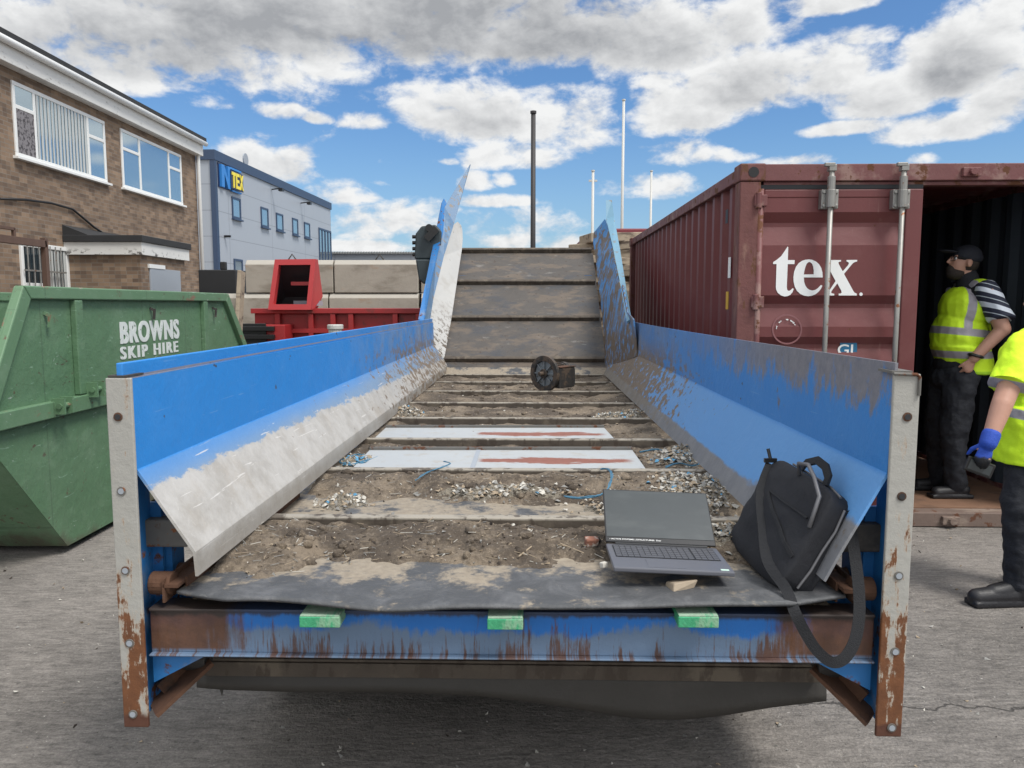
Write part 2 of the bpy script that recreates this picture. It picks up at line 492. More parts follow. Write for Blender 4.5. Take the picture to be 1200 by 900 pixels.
BLUE = (.016, .205, .58)
def blue_panel(white, dirt_far, near_top):
    def f(t, co, pos, col, rg):
        x, y, z = t.sep(pos)
        fade = t.noise(pos, 3.2, 6, .6)
        col = t.mix(t.math('MULTIPLY', t.step(fade, .45, .75), .4), col, (.06, .24, .58))
        scr = t.noise(pos, 1.0, 4, .6, (3, 4, 90), .4)
        col = t.mix(t.math('MULTIPLY', t.step(scr, .66, .71), .25), col, (.25, .42, .66))
        rag = t.noise(pos, 13, 9, .7, (1, .45, 1))
        if white:      # bare, rubbed sheet below a ragged edge
            fleck = t.noise(pos, 34, 8, .75, (1, .3, 1))
            edge = t.math('ADD', z, t.math('ADD', t.math('MULTIPLY', t.math('SUBTRACT', rag, .5), .07), t.math('MULTIPLY', t.math('SUBTRACT', fleck, .5), .09)))
            drop = t.math('MULTIPLY', t.math('SUBTRACT', y, 2.1), .016)
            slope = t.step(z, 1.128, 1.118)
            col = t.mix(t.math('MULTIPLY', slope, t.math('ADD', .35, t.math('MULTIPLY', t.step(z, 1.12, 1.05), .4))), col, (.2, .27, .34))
            e = t.math('ADD', edge, drop)
            wg = t.noise(pos, 7, 9, .72)
            bare = t.mix(t.step(wg, .36, .7), (.44, .43, .41), (.33, .315, .29))
            col = t.mix(t.math('MULTIPLY', t.step(e, 1.082, 1.066), slope), col, bare)
            g = t.noise(pos, 3.2, 8, .7)
            col = t.mix(t.math('MULTIPLY', t.math('MULTIPLY', t.step(g, .5, .7), t.step(z, 1.1, 1.0)), .45), col, (.29, .25, .2))
            sc2 = t.noise(pos, 1.0, 3, .6, (8, 3, 70), .6)
            col = t.mix(t.math('MULTIPLY', t.math('MULTIPLY', t.step(sc2, .66, .69), t.step(z, 1.13, 1.1)), .7), col, (.6, .59, .57))
            sc3 = t.noise(pos, 1.0, 4, .6, (20, 20, 20), 3.0)
            col = t.mix(t.math('MULTIPLY', t.math('MULTIPLY', t.step(sc3, .66, .7), t.step(z, 1.09, 1.05)), .4), col, (.55, .54, .52))
            lipd = t.math('MULTIPLY', t.step(t.math('ADD', z, t.math('MULTIPLY', t.math('SUBTRACT', rag, .5), .05)), .9, .84), .55)
            col = t.mix(lipd, col, (.22, .2, .17))
            seam = t.math('MULTIPLY', t.step(z, 1.382, 1.385), t.step(z, 1.392, 1.389))
            col = t.mix(t.math('MULTIPLY', seam, .8), col, (.26, .22, .18))
        else:
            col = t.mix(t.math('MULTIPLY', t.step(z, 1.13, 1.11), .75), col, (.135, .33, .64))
        dusty = t.math('MULTIPLY', t.step(y, 3.5, 8.0), t.step(t.noise(pos, 2.6, 7, .7), .38, .66))
        col = t.mix(t.math('MULTIPLY', dusty, .6), col, (.27, .3, .33))
        dent = t.step(t.noise(pos, 15, 3, .5, (1, .7, 1)), .715, .73)
        dent = t.math('MULTIPLY', dent, t.math('MAXIMUM', t.step(z, 1.13, 1.14), t.step(y, 3.5, 5)))
        col = t.mix(t.math('MULTIPLY', dent, .8), col, (.05, .045, .045))
        # dirt specks thrown towards the far end
        sp = t.noise(pos, 22, 5, .65, (1, .5, .8))
        far = t.step(y, dirt_far[0], dirt_far[1])
        lo = t.math('SUBTRACT', .71, t.math('MULTIPLY', far, dirt_far[2]))
        m = t.step(sp, lo, t.math('ADD', lo, .05))
        low = t.step(z, 1.34, 1.1)
        m = t.math('MULTIPLY', m, t.math('ADD', .2, t.math('MULTIPLY', low, .8)))
        col = t.mix(m, col, t.mix(t.noise(pos, 30, 3), (.09, .065, .045), (.27, .22, .17)))
        if near_top:   # lower near corner and the lip rubbed to bare, dirty steel
            bz = t.math('ADD', t.math('ADD', z, t.math('MULTIPLY', t.math('SUBTRACT', rag, .5), .09)), t.math('MULTIPLY', t.math('MAXIMUM', t.math('SUBTRACT', y, 2.3), 0), .12))
            bare_m = t.math('MAXIMUM', t.step(bz, 1.0, .97), t.step(t.math('ADD', z, t.math('MULTIPLY', t.math('SUBTRACT', rag, .5), .04)), .90, .885))
            col = t.mix(t.math('MULTIPLY', bare_m, .9), col, t.mix(t.noise(pos, 9, 8, .7), (.1, .09, .08), (.3, .28, .25)))
        if near_top:   # grime caked along the top and running down it
            run = t.noise(pos, 1.0, 9, .74, (1, 9, 5))
            run2 = t.noise(pos, 1.0, 6, .7, (1, 34, 4))
            hgt = t.math('ADD', t.math('MULTIPLY', t.step(z, 1.13, 1.42), .85), t.math('ADD', t.math('MULTIPLY', t.math('SUBTRACT', run, .5), 2.1), t.math('MULTIPLY', t.math('SUBTRACT', run2, .5), .9)))
            nr = t.step(y, 5.6, 2.8)
            k = t.math('MULTIPLY', t.step(hgt, .42, .72), nr)
            col = t.mix(t.math('MULTIPLY', k, .85), col, t.mix(t.noise(pos, 26, 7, .7), (.1, .085, .07), (.32, .28, .235)))
            chip = t.noise(pos, 11, 8, .7, (1, 1, .5))
            col = t.mix(t.math('MULTIPLY', t.step(chip, .64, .68), t.math('MULTIPLY', nr, .8)), col, (.15, .12, .09))
        return col, t.math('ADD', .38, t.math('MULTIPLY', fade, .25))
    return f
mat('panel_blue_left', BLUE, .45, build=blue_panel(True, (3.0, 7.6, .25), False), var=.05, world_co=True, bump=[(2.2, .5), (9, .12), (40, .06)])
mat('panel_blue_right', (.03, .205, .56), .45, build=blue_panel(False, (2.9, 6.6, .33), True), var=.05, world_co=True, bump=[(2.2, .5), (9, .12), (40, .08)])
mat('ramp_white', (.40, .40, .39), .55, var=.12, world_co=True, bump=(30, .05), layers=[
    dict(col=(.3, .28, .25), scale=4, lo=.5, hi=.7, amt=.5), dict(col=(.1, .075, .05), scale=24, lo=.68, hi=.71, stretch=(1, 1, .5)),
    dict(col=(.09, .07, .05), scale=20, lo=.5, hi=.56, stretch=(1, 1, .6), mask=zmask(1.75, 1.1))])
mat('ramp_blue', (.085, .165, .28), .5, var=.1, world_co=True, bump=(30, .05), layers=[
    dict(col=(.22, .3, .38), scale=5, lo=.5, hi=.7, amt=.6), dict(col=DIRT, scale=14, lo=.56, hi=.62, stretch=(1, 1, .5), amt=.9),
    dict(col=(.1, .075, .055), scale=26, lo=.62, hi=.66)])
mat('ramp_blue_dirty', (.08, .26, .58), .6, var=.1, world_co=True, bump=(25, .2), layers=[
    dict(col=(.36, .42, .48), scale=5, lo=.5, hi=.7, amt=.6), dict(col=DIRT, scale=9, lo=.47, hi=.53, stretch=(1, 1, .6), amt=.95),
    dict(col=(.12, .09, .065), scale=11, lo=.42, hi=.5, mask=zmask(1.7, 1.1))])
mat('ramp_edge', (.13, .27, .38), .5, var=.15, world_co=True, layers=[dict(col=DIRT, scale=10, lo=.58, hi=.63, amt=.7)])
# the end posts: whitish paint, rust bleeding from the lower bolt holes
def post_build(t, co, pos, col, rg):
    x, y, z = t.sep(pos)
    n = t.noise(pos, 1.0, 8, .68, (34, 34, 6))
    n2 = t.noise(pos, 26, 8, .7)
    low = t.step(z, 1.05, .45)
    m = t.math('ADD', t.math('ADD', n, t.math('MULTIPLY', n2, .4)), t.math('MULTIPLY', low, .25))
    k = t.step(m, .855, .91)
    col = t.mix(t.math('MULTIPLY', t.step(t.noise(pos, 5, 6), .5, .7), .45), col, (.3, .29, .26))
    col = t.mix(t.math('MULTIPLY', t.step(m, .80, .9), .5), col, (.42, .3, .19))
    rc = t.mix(t.noise(pos, 24, 5), (.06, .022, .01), (.22, .085, .03))
    col = t.mix(k, col, rc)
    bot = t.step(t.math('ADD', z, t.math('MULTIPLY', n2, .05)), .44, .42)
    col = t.mix(bot, col, (.085, .032, .018))
    return col, .7
mat('post_white', (.34, .335, .31), .6, build=post_build, var=.08, world_co=True, bump=[(30, .15)])
mat('frame_blue', (.02, .15, .4), .5, var=.1, world_co=True, bump=(22, .1), layers=[
    dict(col=(.2, .22, .25), scale=6, lo=.55, hi=.7, amt=.6)] + rust_layers(9, .58, .64))
def beam_build(t, co, pos, col, rg):
    x, y, z = t.sep(pos)
    h = t.math('DIVIDE', t.math('SUBTRACT', z, .577), .126)
    pn = t.noise(pos, 1.0, 6, .65, (3.1, 1, 2))
    runs = t.noise(pos, 1.0, 8, .75, (70, 1, 5))
    runw = t.noise(pos, 1.0, 6, .7, (16, 1, 2.5))
    worn = t.step(t.math('ADD', h, t.math('ADD', t.math('MULTIPLY', t.math('SUBTRACT', pn, .5), 1.6), t.math('MULTIPLY', t.math('SUBTRACT', runs, .5), .5))), .72, .5)
    col = t.mix(t.math('MULTIPLY', worn, .9), col, (.135, .19, .26))
    b = t.math('ADD', t.math('MULTIPLY', runs, .6), t.math('ADD', t.math('MULTIPLY', runw, .55), t.math('MULTIPLY', pn, .25)))
    b = t.math('ADD', b, t.math('MULTIPLY', t.math('SUBTRACT', .6, h), .12))
    rc = t.mix(t.noise(pos, 30, 5), (.045, .022, .014), (.15, .068, .035))
    col = t.mix(t.math('MULTIPLY', t.step(b, .745, .83), .9), col, rc)
    ends = t.step(t.math('ADD', t.math('ABSOLUTE', x), t.math('MULTIPLY', t.math('ADD', runw, pn), .28)), 1.03, 1.13)
    ends = t.math('MULTIPLY', ends, t.step(h, .02, .12))
    col = t.mix(t.math('MULTIPLY', ends, .97), col, rc)
    col = t.mix(t.math('MULTIPLY', t.step(t.math('ADD', h, t.math('MULTIPLY', t.math('SUBTRACT', runw, .5), .4)), .86, .97), .85), col, (.03, .026, .024))
    return col, .5
mat('beam_blue', (.012, .15, .5), .5, build=beam_build, var=.08, world_co=True, bump=[(24, .12)])
mat('rusty_steel', (.095, .045, .025), .85, var=.45, vscale=14, world_co=True, bump=(30, .25), layers=[dict(col=(.03, .022, .018), scale=7, lo=.5, hi=.65)])
mat('dark_steel', (.05, .046, .042), .65, metal=.2, var=.4, vscale=9, world_co=True, bump=(30, .15), layers=[dict(col=(.14, .12, .1), scale=8, lo=.52, hi=.68, amt=.7)])
mat('bracket_grey', (.13, .125, .115), .7, var=.3, vscale=12, world_co=True, layers=rust_layers(14, .56, .62))
def belt_build(t, co, pos, col, rg):
    n = t.noise(pos, 5.5, 9, .68)
    n2 = t.noise(pos, 9, 9, .75, None, .6)
    sc_ = t.noise(pos, 1.0, 5, .7, (14, 40, 40), 2.2)
    col = t.mix(t.math('MULTIPLY', t.step(n2, .42, .7), .6), col, (.15, .153, .16))
    col = t.mix(t.math('MULTIPLY', t.step(sc_, .62, .68), .35), col, (.2, .2, .2))
    y = t.sep(pos)[1]
    keep = t.step(y, 2.1, 2.42)
    nd = t.noise(pos, 16, 9, .75)
    d = t.step(t.math('ADD', t.math('ADD', n, t.math('MULTIPLY', t.math('SUBTRACT', nd, .5), .35)), t.math('MULTIPLY', keep, .17)), .575, .69)
    col = t.mix(t.math('MULTIPLY', d, .85), col, t.mix(t.noise(pos, 40, 4), (.17, .135, .1), (.42, .36, .27)))
    return col, t.math('ADD', .42, t.math('MULTIPLY', n, .4))
mat('belt_rubber', (.06, .063, .068), .5, build=belt_build, var=.1, world_co=True, bump=[(7, .4), (60, .12)])
mat('ramp_belt', (.07, .063, .058), .65, var=.3, vscale=4, world_co=True, bump=[(9, .3), (50, .15)], layers=[
    dict(col=(.15, .115, .085), scale=5, lo=.47, hi=.6, stretch=(.6, 1, 1.6), amt=.55), dict(col=(.045, .05, .06), scale=4.2, lo=.5, hi=.66, stretch=(.6, 1, 1), amt=.8),
    dict(col=(.2, .19, .175), scale=7, lo=.6, hi=.7, stretch=(.5, 1, 1.3), amt=.6), dict(col=(.05, .035, .025), scale=18, lo=.6, hi=.66, amt=.8)])
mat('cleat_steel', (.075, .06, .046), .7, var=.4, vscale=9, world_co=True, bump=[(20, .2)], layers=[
    dict(col=(.14, .115, .085), scale=7, lo=.5, hi=.62, amt=.7), dict(col=(.34, .31, .26), scale=9, lo=.3, hi=.5, mask=band(2, .803, .809, .82, .83), amt=.85), dict(col=(.05, .036, .026), scale=16, lo=.52, hi=.6, stretch=(1, 1, .4), amt=.8)])  # pale band paints in the lit, worn top edge of the flat cleats
mat('lip_dirty', (.2, .19, .175), .7, var=.25, vscale=6, world_co=True, bump=(20, .15), layers=[dict(col=DIRT, scale=8, lo=.5, hi=.6, amt=.8)])
mat('return_rubber', (.042, .039, .035), .6, var=.3, vscale=5, world_co=True, bump=(12, .25), layers=[dict(col=(.06, .055, .05), scale=5, lo=.5, hi=.75, amt=.6)])
def soil_build(t, co, pos, col, rg):
    a = t.noise(pos, 4.5, 6, .6)
    b = t.noise(pos, 55, 6, .75)
    c = t.noise(pos, 120, 3, .7)
    col = t.mix(t.step(t.math('ADD', a, t.math('MULTIPLY', t.math('SUBTRACT', b, .5), .5)), .4, .66), (.082, .064, .048), (.215, .172, .126))
    col = t.mix(t.math('MULTIPLY', t.step(b, .58, .7), .8), col, (.38, .32, .25))
    col = t.mix(t.math('MULTIPLY', t.step(c, .62, .75), .6), col, (.04, .03, .022))
    return col, .95
mat('soil', (.2, .16, .12), .95, build=soil_build, var=0, world_co=True, bump=[(60, .55), (150, .3)])
mat('green_timber', (.05, .33, .16), .7, var=.3, vscale=30, bump=(40, .25), layers=[
    dict(col=(.3, .42, .3), scale=9, lo=.48, hi=.62, stretch=(3, .5, 1), amt=.6), dict(col=(.03, .06, .04), scale=14, lo=.6, hi=.66, amt=.8)])
mat('green_timber_lit', (.3, .42, .32), .75, var=.25, vscale=30, bump=(40, .25), layers=[dict(col=(.07, .34, .18), scale=14, lo=.5, hi=.62, stretch=(3, .4, 1), amt=.7)])  # whitish copy of the green; the lit top is put into the colour
mat('laptop_grey', (.115, .12, .14), .4, metal=.1, var=.04)
mat('laptop_dark', (.012, .013, .015), .35, var=0)
mat('screen_off', (.036, .044, .047), .28, var=.25, vscale=9, spec=.7, layers=[dict(col=(.075, .085, .085), scale=10, lo=.5, hi=.75, stretch=(.4, 1, 1), amt=.6)])
mat('keycap', (.075, .078, .09), .5, var=0)
mat('white_print', (.75, .76, .76), .6, var=.05)
mat('sticker_mint', (.5, .68, .6), .5, var=.1)
mat('bag_nylon', (.010, .0112, .016), .8, var=.25, vscale=60, bump=[(9, .3), (400, .1)])
mat('strap_web', (.008, .009, .012), .75, var=.3, vscale=120, bump=(300, .15))
mat('zip_grey', (.16, .16, .17), .5, metal=.5, var=.1)
mat('black_plastic', (.01, .01, .011), .4, var=0)
mat('rope_blue', (.07, .2, .31), .7, var=.25, vscale=60, bump=(200, .2))
mat('brick_red', (.24, .105, .07), .9, var=.3, vscale=30, bump=(60, .3), layers=[dict(col=(.5, .45, .4), scale=22, lo=.5, hi=.6)])
def board_build(t, co, pos, col, rg):
    x, y, z = t.sep(co)
    n = t.noise(pos, 7, 8, .7, (1, 2.5, 1))
    e = t.math('ADD', t.math('ABSOLUTE', t.math('ADD', y, .03)), t.math('ADD', t.math('MULTIPLY', t.math('SUBTRACT', n, .5), .24), t.math('MULTIPLY', t.math('POWER', t.math('ABSOLUTE', t.math('SUBTRACT', x, .25)), 2), .22)))
    right = t.step(x, -.12, -.08)
    right = t.math('MULTIPLY', right, t.step(x, .70, .64))
    k = t.math('MULTIPLY', t.step(e, .085, .06), right)
    rc = t.mix(t.noise(pos, 26, 5), (.16, .055, .035), (.3, .12, .085))
    dust = t.step(t.noise(pos, 9, 7, .7), .52, .66)
    col = t.mix(t.math('MULTIPLY', dust, .45), col, (.33, .29, .23))
    return t.mix(k, col, rc), .55
mat('white_sheet', (.38, .40, .41), .5, build=board_build, var=.08, bump=(9, .1))
mat('motor_dark', (.045, .043, .042), .6, metal=.4, var=.35, vscale=20, bump=(50, .15), layers=[dict(col=(.13, .095, .07), scale=12, lo=.46, hi=.6, amt=.8)])
mat('motor_fan', (.2, .225, .245), .5, metal=.4, var=.25, vscale=20, layers=[dict(col=(.06, .05, .04), scale=24, lo=.55, hi=.65)])
mat('gearbox_green', (.028, .042, .05), .5, var=.3, vscale=8, bump=(20, .1))

# skip
def skip_build(t, co, pos, col, rg):
    n = t.noise(pos, 1.4, 6, .6)
    col = t.mix(t.math('MULTIPLY', t.step(n, .42, .68), .5), col, (.14, .23, .14))
    scr = t.noise(t.vmath('ADD', pos, (0, 0, 0)), 1.0, 4, .6, (1, 7, 38), 1.4)
    col = t.mix(t.math('MULTIPLY', t.step(scr, .655, .69), .5), col, (.3, .44, .34))
    scr2 = t.noise(pos, 1.0, 3, .5, (1, 30, 6), 1.6)
    col = t.mix(t.math('MULTIPLY', t.step(scr2, .72, .74), .35), col, (.05, .07, .05))
    chip = t.noise(pos, 17, 6, .7, (1, .5, 1))
    col = t.mix(t.math('MULTIPLY', t.step(chip, .645, .67), .85), col, (.08, .05, .035))
    sy = t.sep(pos)[1]
    for yy in (4.66, 5.95, 6.72):
        ln = t.step(t.math('ABSOLUTE', t.math('SUBTRACT', sy, yy)), .009, .003)
        col = t.mix(t.math('MULTIPLY', ln, .4), col, (.05, .085, .05))
    rn = t.noise(pos, 1.0, 7, .72, (1, 20, 2.2))
    col = t.mix(t.math('MULTIPLY', t.step(rn, .6, .75), .4), col, (.09, .1, .065))
    fd = t.noise(pos, 3.1, 8, .72)
    col = t.mix(t.math('MULTIPLY', t.step(fd, .52, .7), .35), col, (.2, .29, .2))
    z = t.sep(pos)[2]
    rp = t.noise(pos, 5.5, 9, .74)
    col = t.mix(t.math('MULTIPLY', t.step(rp, .625, .665), .8), col, (.11, .058, .038))
    wsc = t.noise(pos, 1.0, 4, .6, (1, 9, 16), 2.5)
    col = t.mix(t.math('MULTIPLY', t.step(wsc, .70, .72), .6), col, (.5, .56, .52))
    low = t.math('ADD', t.math('MULTIPLY', t.step(z, .3, .0), .3), n)
    col = t.mix(t.math('MULTIPLY', t.step(low, .68, .85), .8), col, (.085, .06, .045))
    return col, .55
SKIP_G = (.094, .185, .1)
mat('skip_green', SKIP_G, .5, build=skip_build, var=.1, world_co=True, bump=[(1.7, 1.3), (6, .25), (30, .06)])
mat('skip_rim', (.108, .205, .113), .55, build=skip_build, var=.08, world_co=True, bump=(30, .08), layers=[dict(col=(.22, .12, .08), scale=7, lo=.6, hi=.66, stretch=(1, .5, 1), amt=.9), dict(col=(.3, .27, .22), scale=12, lo=.6, hi=.66, mask=zmask(1.68, 1.7))])
mat('skip_paint_white', (.62, .66, .64), .6, var=.12, vscale=20, world_co=True, layers=[dict(col=SKIP_G, scale=34, lo=.61, hi=.66, amt=.85)])

# container
mat('container_red', (.128, .031, .032), .5, var=.12, vscale=2, world_co=True, bump=(12, .08), layers=[
    dict(col=(.2, .085, .08), scale=3.5, lo=.5, hi=.72, amt=.3), dict(col=RUST, scale=18, lo=.69, hi=.72, rough=.9),
    dict(col=(.28, .16, .14), scale=1, stretch=(30, 30, 2), lo=.6, hi=.75, amt=.3)])
mat('container_rail', (.145, .05, .05), .6, var=.2, vscale=5, world_co=True, bump=(20, .12), layers=[
    dict(col=(.3, .2, .17), scale=6, lo=.5, hi=.66, amt=.6), dict(col=RUST, scale=11, lo=.56, hi=.62, rough=.9)])
mat('container_post', (.135, .05, .046), .75, var=.3, vscale=8, world_co=True, bump=(25, .2), layers=[
    dict(col=(.26, .15, .115), scale=9, stretch=(1, 1, .3), lo=.52, hi=.68, amt=.6), dict(col=RUST, scale=14, lo=.57, hi=.63, stretch=(1, 1, .4))])
mat('container_inside', (.035, .045, .06), .7, var=.25, vscale=3, world_co=True)
mat('lock_rod', (.27, .265, .25), .5, metal=.5, var=.2, vscale=12, world_co=True, layers=[dict(col=RUST2, scale=18, lo=.6, hi=.66), dict(col=(.14, .13, .12), scale=9, stretch=(1, 1, .3), lo=.55, hi=.7, amt=.6)])
mat('rubber_seal', (.022, .024, .028), .6, var=.2)
mat('plywood_floor', (.19, .105, .065), .75, var=.3, vscale=5, world_co=True, bump=(20, .1), layers=[dict(col=(.07, .045, .035), scale=3, lo=.5, hi=.7, amt=.6), dict(col=(.3, .22, .16), scale=1, stretch=(3, 40, 1), lo=.58, hi=.7, amt=.4)])
mat('sill_steel', (.16, .115, .095), .7, var=.3, vscale=6, world_co=True, bump=(25, .15), layers=[dict(col=(.28, .22, .18), scale=7, stretch=(.4, 1, 1), lo=.5, hi=.62, amt=.7), dict(col=RUST, scale=12, lo=.56, hi=.63)])
mat('sticker_blue', (.012, .13, .26), .5, var=.05)
mat('sticker_yellow', (.6, .36, .03), .5, var=.05)
mat('sticker_trace', (.22, .09, .095), .6, var=.2, vscale=30)

# buildings
def brick_build(t, co, pos, col, rg):
    x, y, z = t.sep(pos)
    v = t.comb(t.math('ADD', x, y), z, 0)
    br = t.node('ShaderNodeTexBrick')
    t.put(br.inputs['Vector'], v)
    t.put(br.inputs['Color1'], (.15, .1, .068)); t.put(br.inputs['Color2'], (.25, .172, .115)); t.put(br.inputs['Mortar'], (.2, .175, .145))
    br.inputs['Scale'].default_value = 1; br.inputs['Brick Width'].default_value = .225; br.inputs['Row Height'].default_value = .075
    br.inputs['Mortar Size'].default_value = .007; br.inputs['Mortar Smooth'].default_value = .2; br.inputs['Bias'].default_value = -.05
    c = br.outputs[0]
    cell = t.node('ShaderNodeTexWhiteNoise', noise_dimensions='2D')
    row = t.math('FLOOR', t.math('DIVIDE', z, .075))
    off = t.math('MULTIPLY', t.math('MODULO', row, 2), .5)
    cx = t.math('FLOOR', t.math('ADD', t.math('DIVIDE', t.math('ADD', x, y), .225), off))
    t.put(cell.inputs['Vector'], t.comb(cx, row, 0))
    w = cell.outputs['Value']
    c = t.mix(t.math('MULTIPLY', t.step(w, .6, 1), .55), c, (.08, .056, .043))
    c = t.mix(t.math('MULTIPLY', t.step(w, .35, 0), .4), c, (.33, .235, .16))
    st = t.noise(pos, .8, 5, .6)
    c = t.mix(t.math('MULTIPLY', t.step(st, .5, .75), .4), c, (.12, .085, .06))
    return c, .9
mat('brick_wall', (.3, .2, .13), .9, build=brick_build, var=0, world_co=True, bump=(30, .12))
mat('upvc_white', (.72, .73, .72), .45, var=.06, world_co=True)
mat('fascia_white', (.66, .66, .64), .5, var=.08, vscale=2, world_co=True, layers=[dict(col=(.25, .24, .22), scale=5, stretch=(1, 1, 3), lo=.6, hi=.68, amt=.5)])
mat('fascia_peeling', (.62, .62, .6), .6, var=.1, world_co=True, layers=[dict(col=(.06, .055, .05), scale=6, stretch=(1, 1, 1.5), lo=.55, hi=.6, mask=zmask(2.72, 2.55))])
mat('roof_felt', (.025, .026, .028), .85, var=.3, vscale=4, world_co=True)
mat('window_glass', (.42, .52, .58), .05, var=0, spec=.9, metal=.8)
mat('dark_glass', (.02, .035, .045), .05, var=0, spec=.9)
mat('blind_white', (.5, .52, .51), .6, var=.05)
mat('mottled_board', (.2, .19, .2), .8, var=.4, vscale=14, world_co=True, layers=[dict(col=(.06, .055, .06), scale=16, lo=.5, hi=.56)])
mat('grey_board', (.3, .33, .37), .6, var=.06, world_co=True)
mat('black_cable', (.012, .012, .013), .6, var=0)
mat('rusty_brown', (.1, .06, .045), .8, var=.3, vscale=8, world_co=True)
def clad_build(t, co, pos, col, rg):
    x, y, z = t.sep(pos)
    s = t.math('MULTIPLY', t.math('FRACT', t.math('DIVIDE', z, 1.18)), 1)
    seam = t.math('LESS_THAN', s, .03)
    u = t.math('FRACT', t.math('DIVIDE', t.math('ADD', t.math('MULTIPLY', x, .99), y), 6.0))
    seam = t.math('MAXIMUM', seam, t.math('LESS_THAN', u, .008))
    return t.mix(t.math('MULTIPLY', seam, .55), col, (.12, .13, .15)), .42
mat('cladding_grey', (.33, .36, .405), .42, build=clad_build, var=.05, vscale=.5, world_co=True)
mat('trim_navy', (.03, .055, .11), .45, var=.05)
mat('sign_blue', (.03, .2, .55), .4, var=0)
mat('sign_navy', (.012, .025, .08), .4, var=0)
mat('sign_yellow', (.8, .66, .06), .4, var=0)
mat('block_concrete', (.335, .305, .26), .92, var=.25, vscale=2.5, world_co=True, bump=[(10, .25), (60, .15)], layers=[
    dict(col=(.19, .165, .13), scale=2.2, lo=.48, hi=.66, stretch=(.6, 1, 1.4), amt=.7), dict(col=(.33, .2, .12), scale=3, lo=.58, hi=.7, stretch=(.7, 1, 2), amt=.5)])
mat('block_top_lit', (.37, .35, .31), .9, var=.15, world_co=True)  # paler copy of the concrete; light on the block tops put into the colour
mat('machine_red', (.3, .02, .022), .45, var=.15, vscale=3, world_co=True, layers=[dict(col=(.12, .03, .025), scale=7, lo=.58, hi=.66, amt=.6)])
mat('hopper_red', (.52, .055, .06), .45, var=.08, vscale=3, world_co=True)
mat('hopper_inside', (.05, .045, .05), .7, var=.3, world_co=True)
mat('dark_roof', (.17, .025, .035), .6, var=.2, world_co=True)
mat('timber_old', (.33, .27, .2), .85, var=.4, vscale=6, bump=(30, .2), layers=[dict(col=(.12, .09, .07), scale=5, lo=.5, hi=.65, stretch=(.4, 1, 2))])
mat('mast_dark', (.03, .028, .03), .6, var=.2)
mat('mast_white', (.5, .5, .48), .5, var=.1)
mat('shed_roof', (.16, .165, .165), .7, var=.2, world_co=True)
mat('black_sheet', (.015, .016, .018), .6, var=.2)
# people
mat('skin', (.43, .235, .17), .55, var=.12, vscale=14, bump=(60, .05))
mat('hi_vis', (.6, .9, .015), .7, var=.06, vscale=5, bump=[(7, .5), (14, .3)])
mat('reflective_grey', (.36, .34, .37), .45, var=.08, vscale=20)
mat('trousers_black', (.012, .014, .02), .85, var=.3, vscale=8, bump=[(7, .6, (1, 1, 1.6)), (16, .3)])
mat('boot_black', (.013, .013, .016), .5, var=.3, vscale=20, bump=(30, .15))
mat('cap_navy', (.01, .012, .02), .8, var=.2, vscale=20)
mat('hair_dark', (.03, .022, .018), .8, var=.3, vscale=60, bump=(120, .3))
mat('glove_blue', (.015, .065, .4), .75, var=.15, vscale=50, bump=(150, .15))
mat('glove_palm', (.012, .013, .015), .6, var=.2)
def stripe_build(t, co, pos, col, rg):
    z = t.math('ADD', t.sep(co)[2], t.math('MULTIPLY', t.sep(co)[0], .35))
    f = t.math('FRACT', t.math('DIVIDE', z, .105))
    k = t.math('MULTIPLY', t.step(f, .1, .12), t.step(f, .46, .44))
    k2 = t.math('MULTIPLY', t.step(f, .74, .75), t.step(f, .81, .80))
    c = t.mix(k, (.012, .016, .035), (.55, .6, .68))
    return t.mix(k2, c, (.4, .45, .5)), .8
mat('striped_cotton', (.02, .02, .04), .8, build=stripe_build, var=.05, bump=(12, .2))
mat('jersey_dark', (.012, .013, .018), .85, var=.2)
mat('fluff', (.3, .265, .21), .95, var=.5, vscale=45, world_co=True, bump=[(70, 1.2), (160, .6)], layers=[dict(col=(.09, .072, .055), scale=60, lo=.52, hi=.64), dict(col=(.46, .44, .4), scale=38, lo=.56, hi=.66)])
for nm, c in (('chip_white', (.5, .48, .43)), ('chip_tan', (.32, .255, .18)), ('chip_dark', (.045, .035, .028)), ('chip_grey', (.24, .235, .22)), ('chip_blue', (.1, .3, .48))):
    mat(nm, c, .85, var=.25, vscale=25)

# ------------------------------------------------------------------ setting: ground
g = MB()
g.grid(lambda u, v: ((u - .5) * 1600, -100 + v * 1500, 0), 40, 40)
tag(obj('ground', g, 'concrete_yard', recalc=False, origin=Vector((0, 0, 0))), kind='structure')

random.seed(77)
g = MB()
for _ in range(2600):
    y = 2.2 + random.random() ** 1.6 * 4.5
    x = random.uniform(-3.2, 3.4)
    r = .0018 + random.random() ** 5 * .011
    vs = []
    for q in range(5):
        d = Vector((random.gauss(0, 1), random.gauss(0, 1), random.gauss(0, .6))).normalized()
        vs.append(Vector((x, y, r * .5)) + d * r * random.uniform(.6, 1.3))
    g.add(vs, [(0, 1, 2), (0, 2, 3), (0, 3, 1), (1, 2, 4), (2, 3, 4), (3, 1, 4)], random.choice((0, 0, 1, 2, 3, 3)))
tag(obj('grit', g, ['chip_white', 'chip_tan', 'chip_dark', 'chip_grey'], recalc=False), 'small stones and grit scattered over the concrete yard', 'grit', kind='stuff')

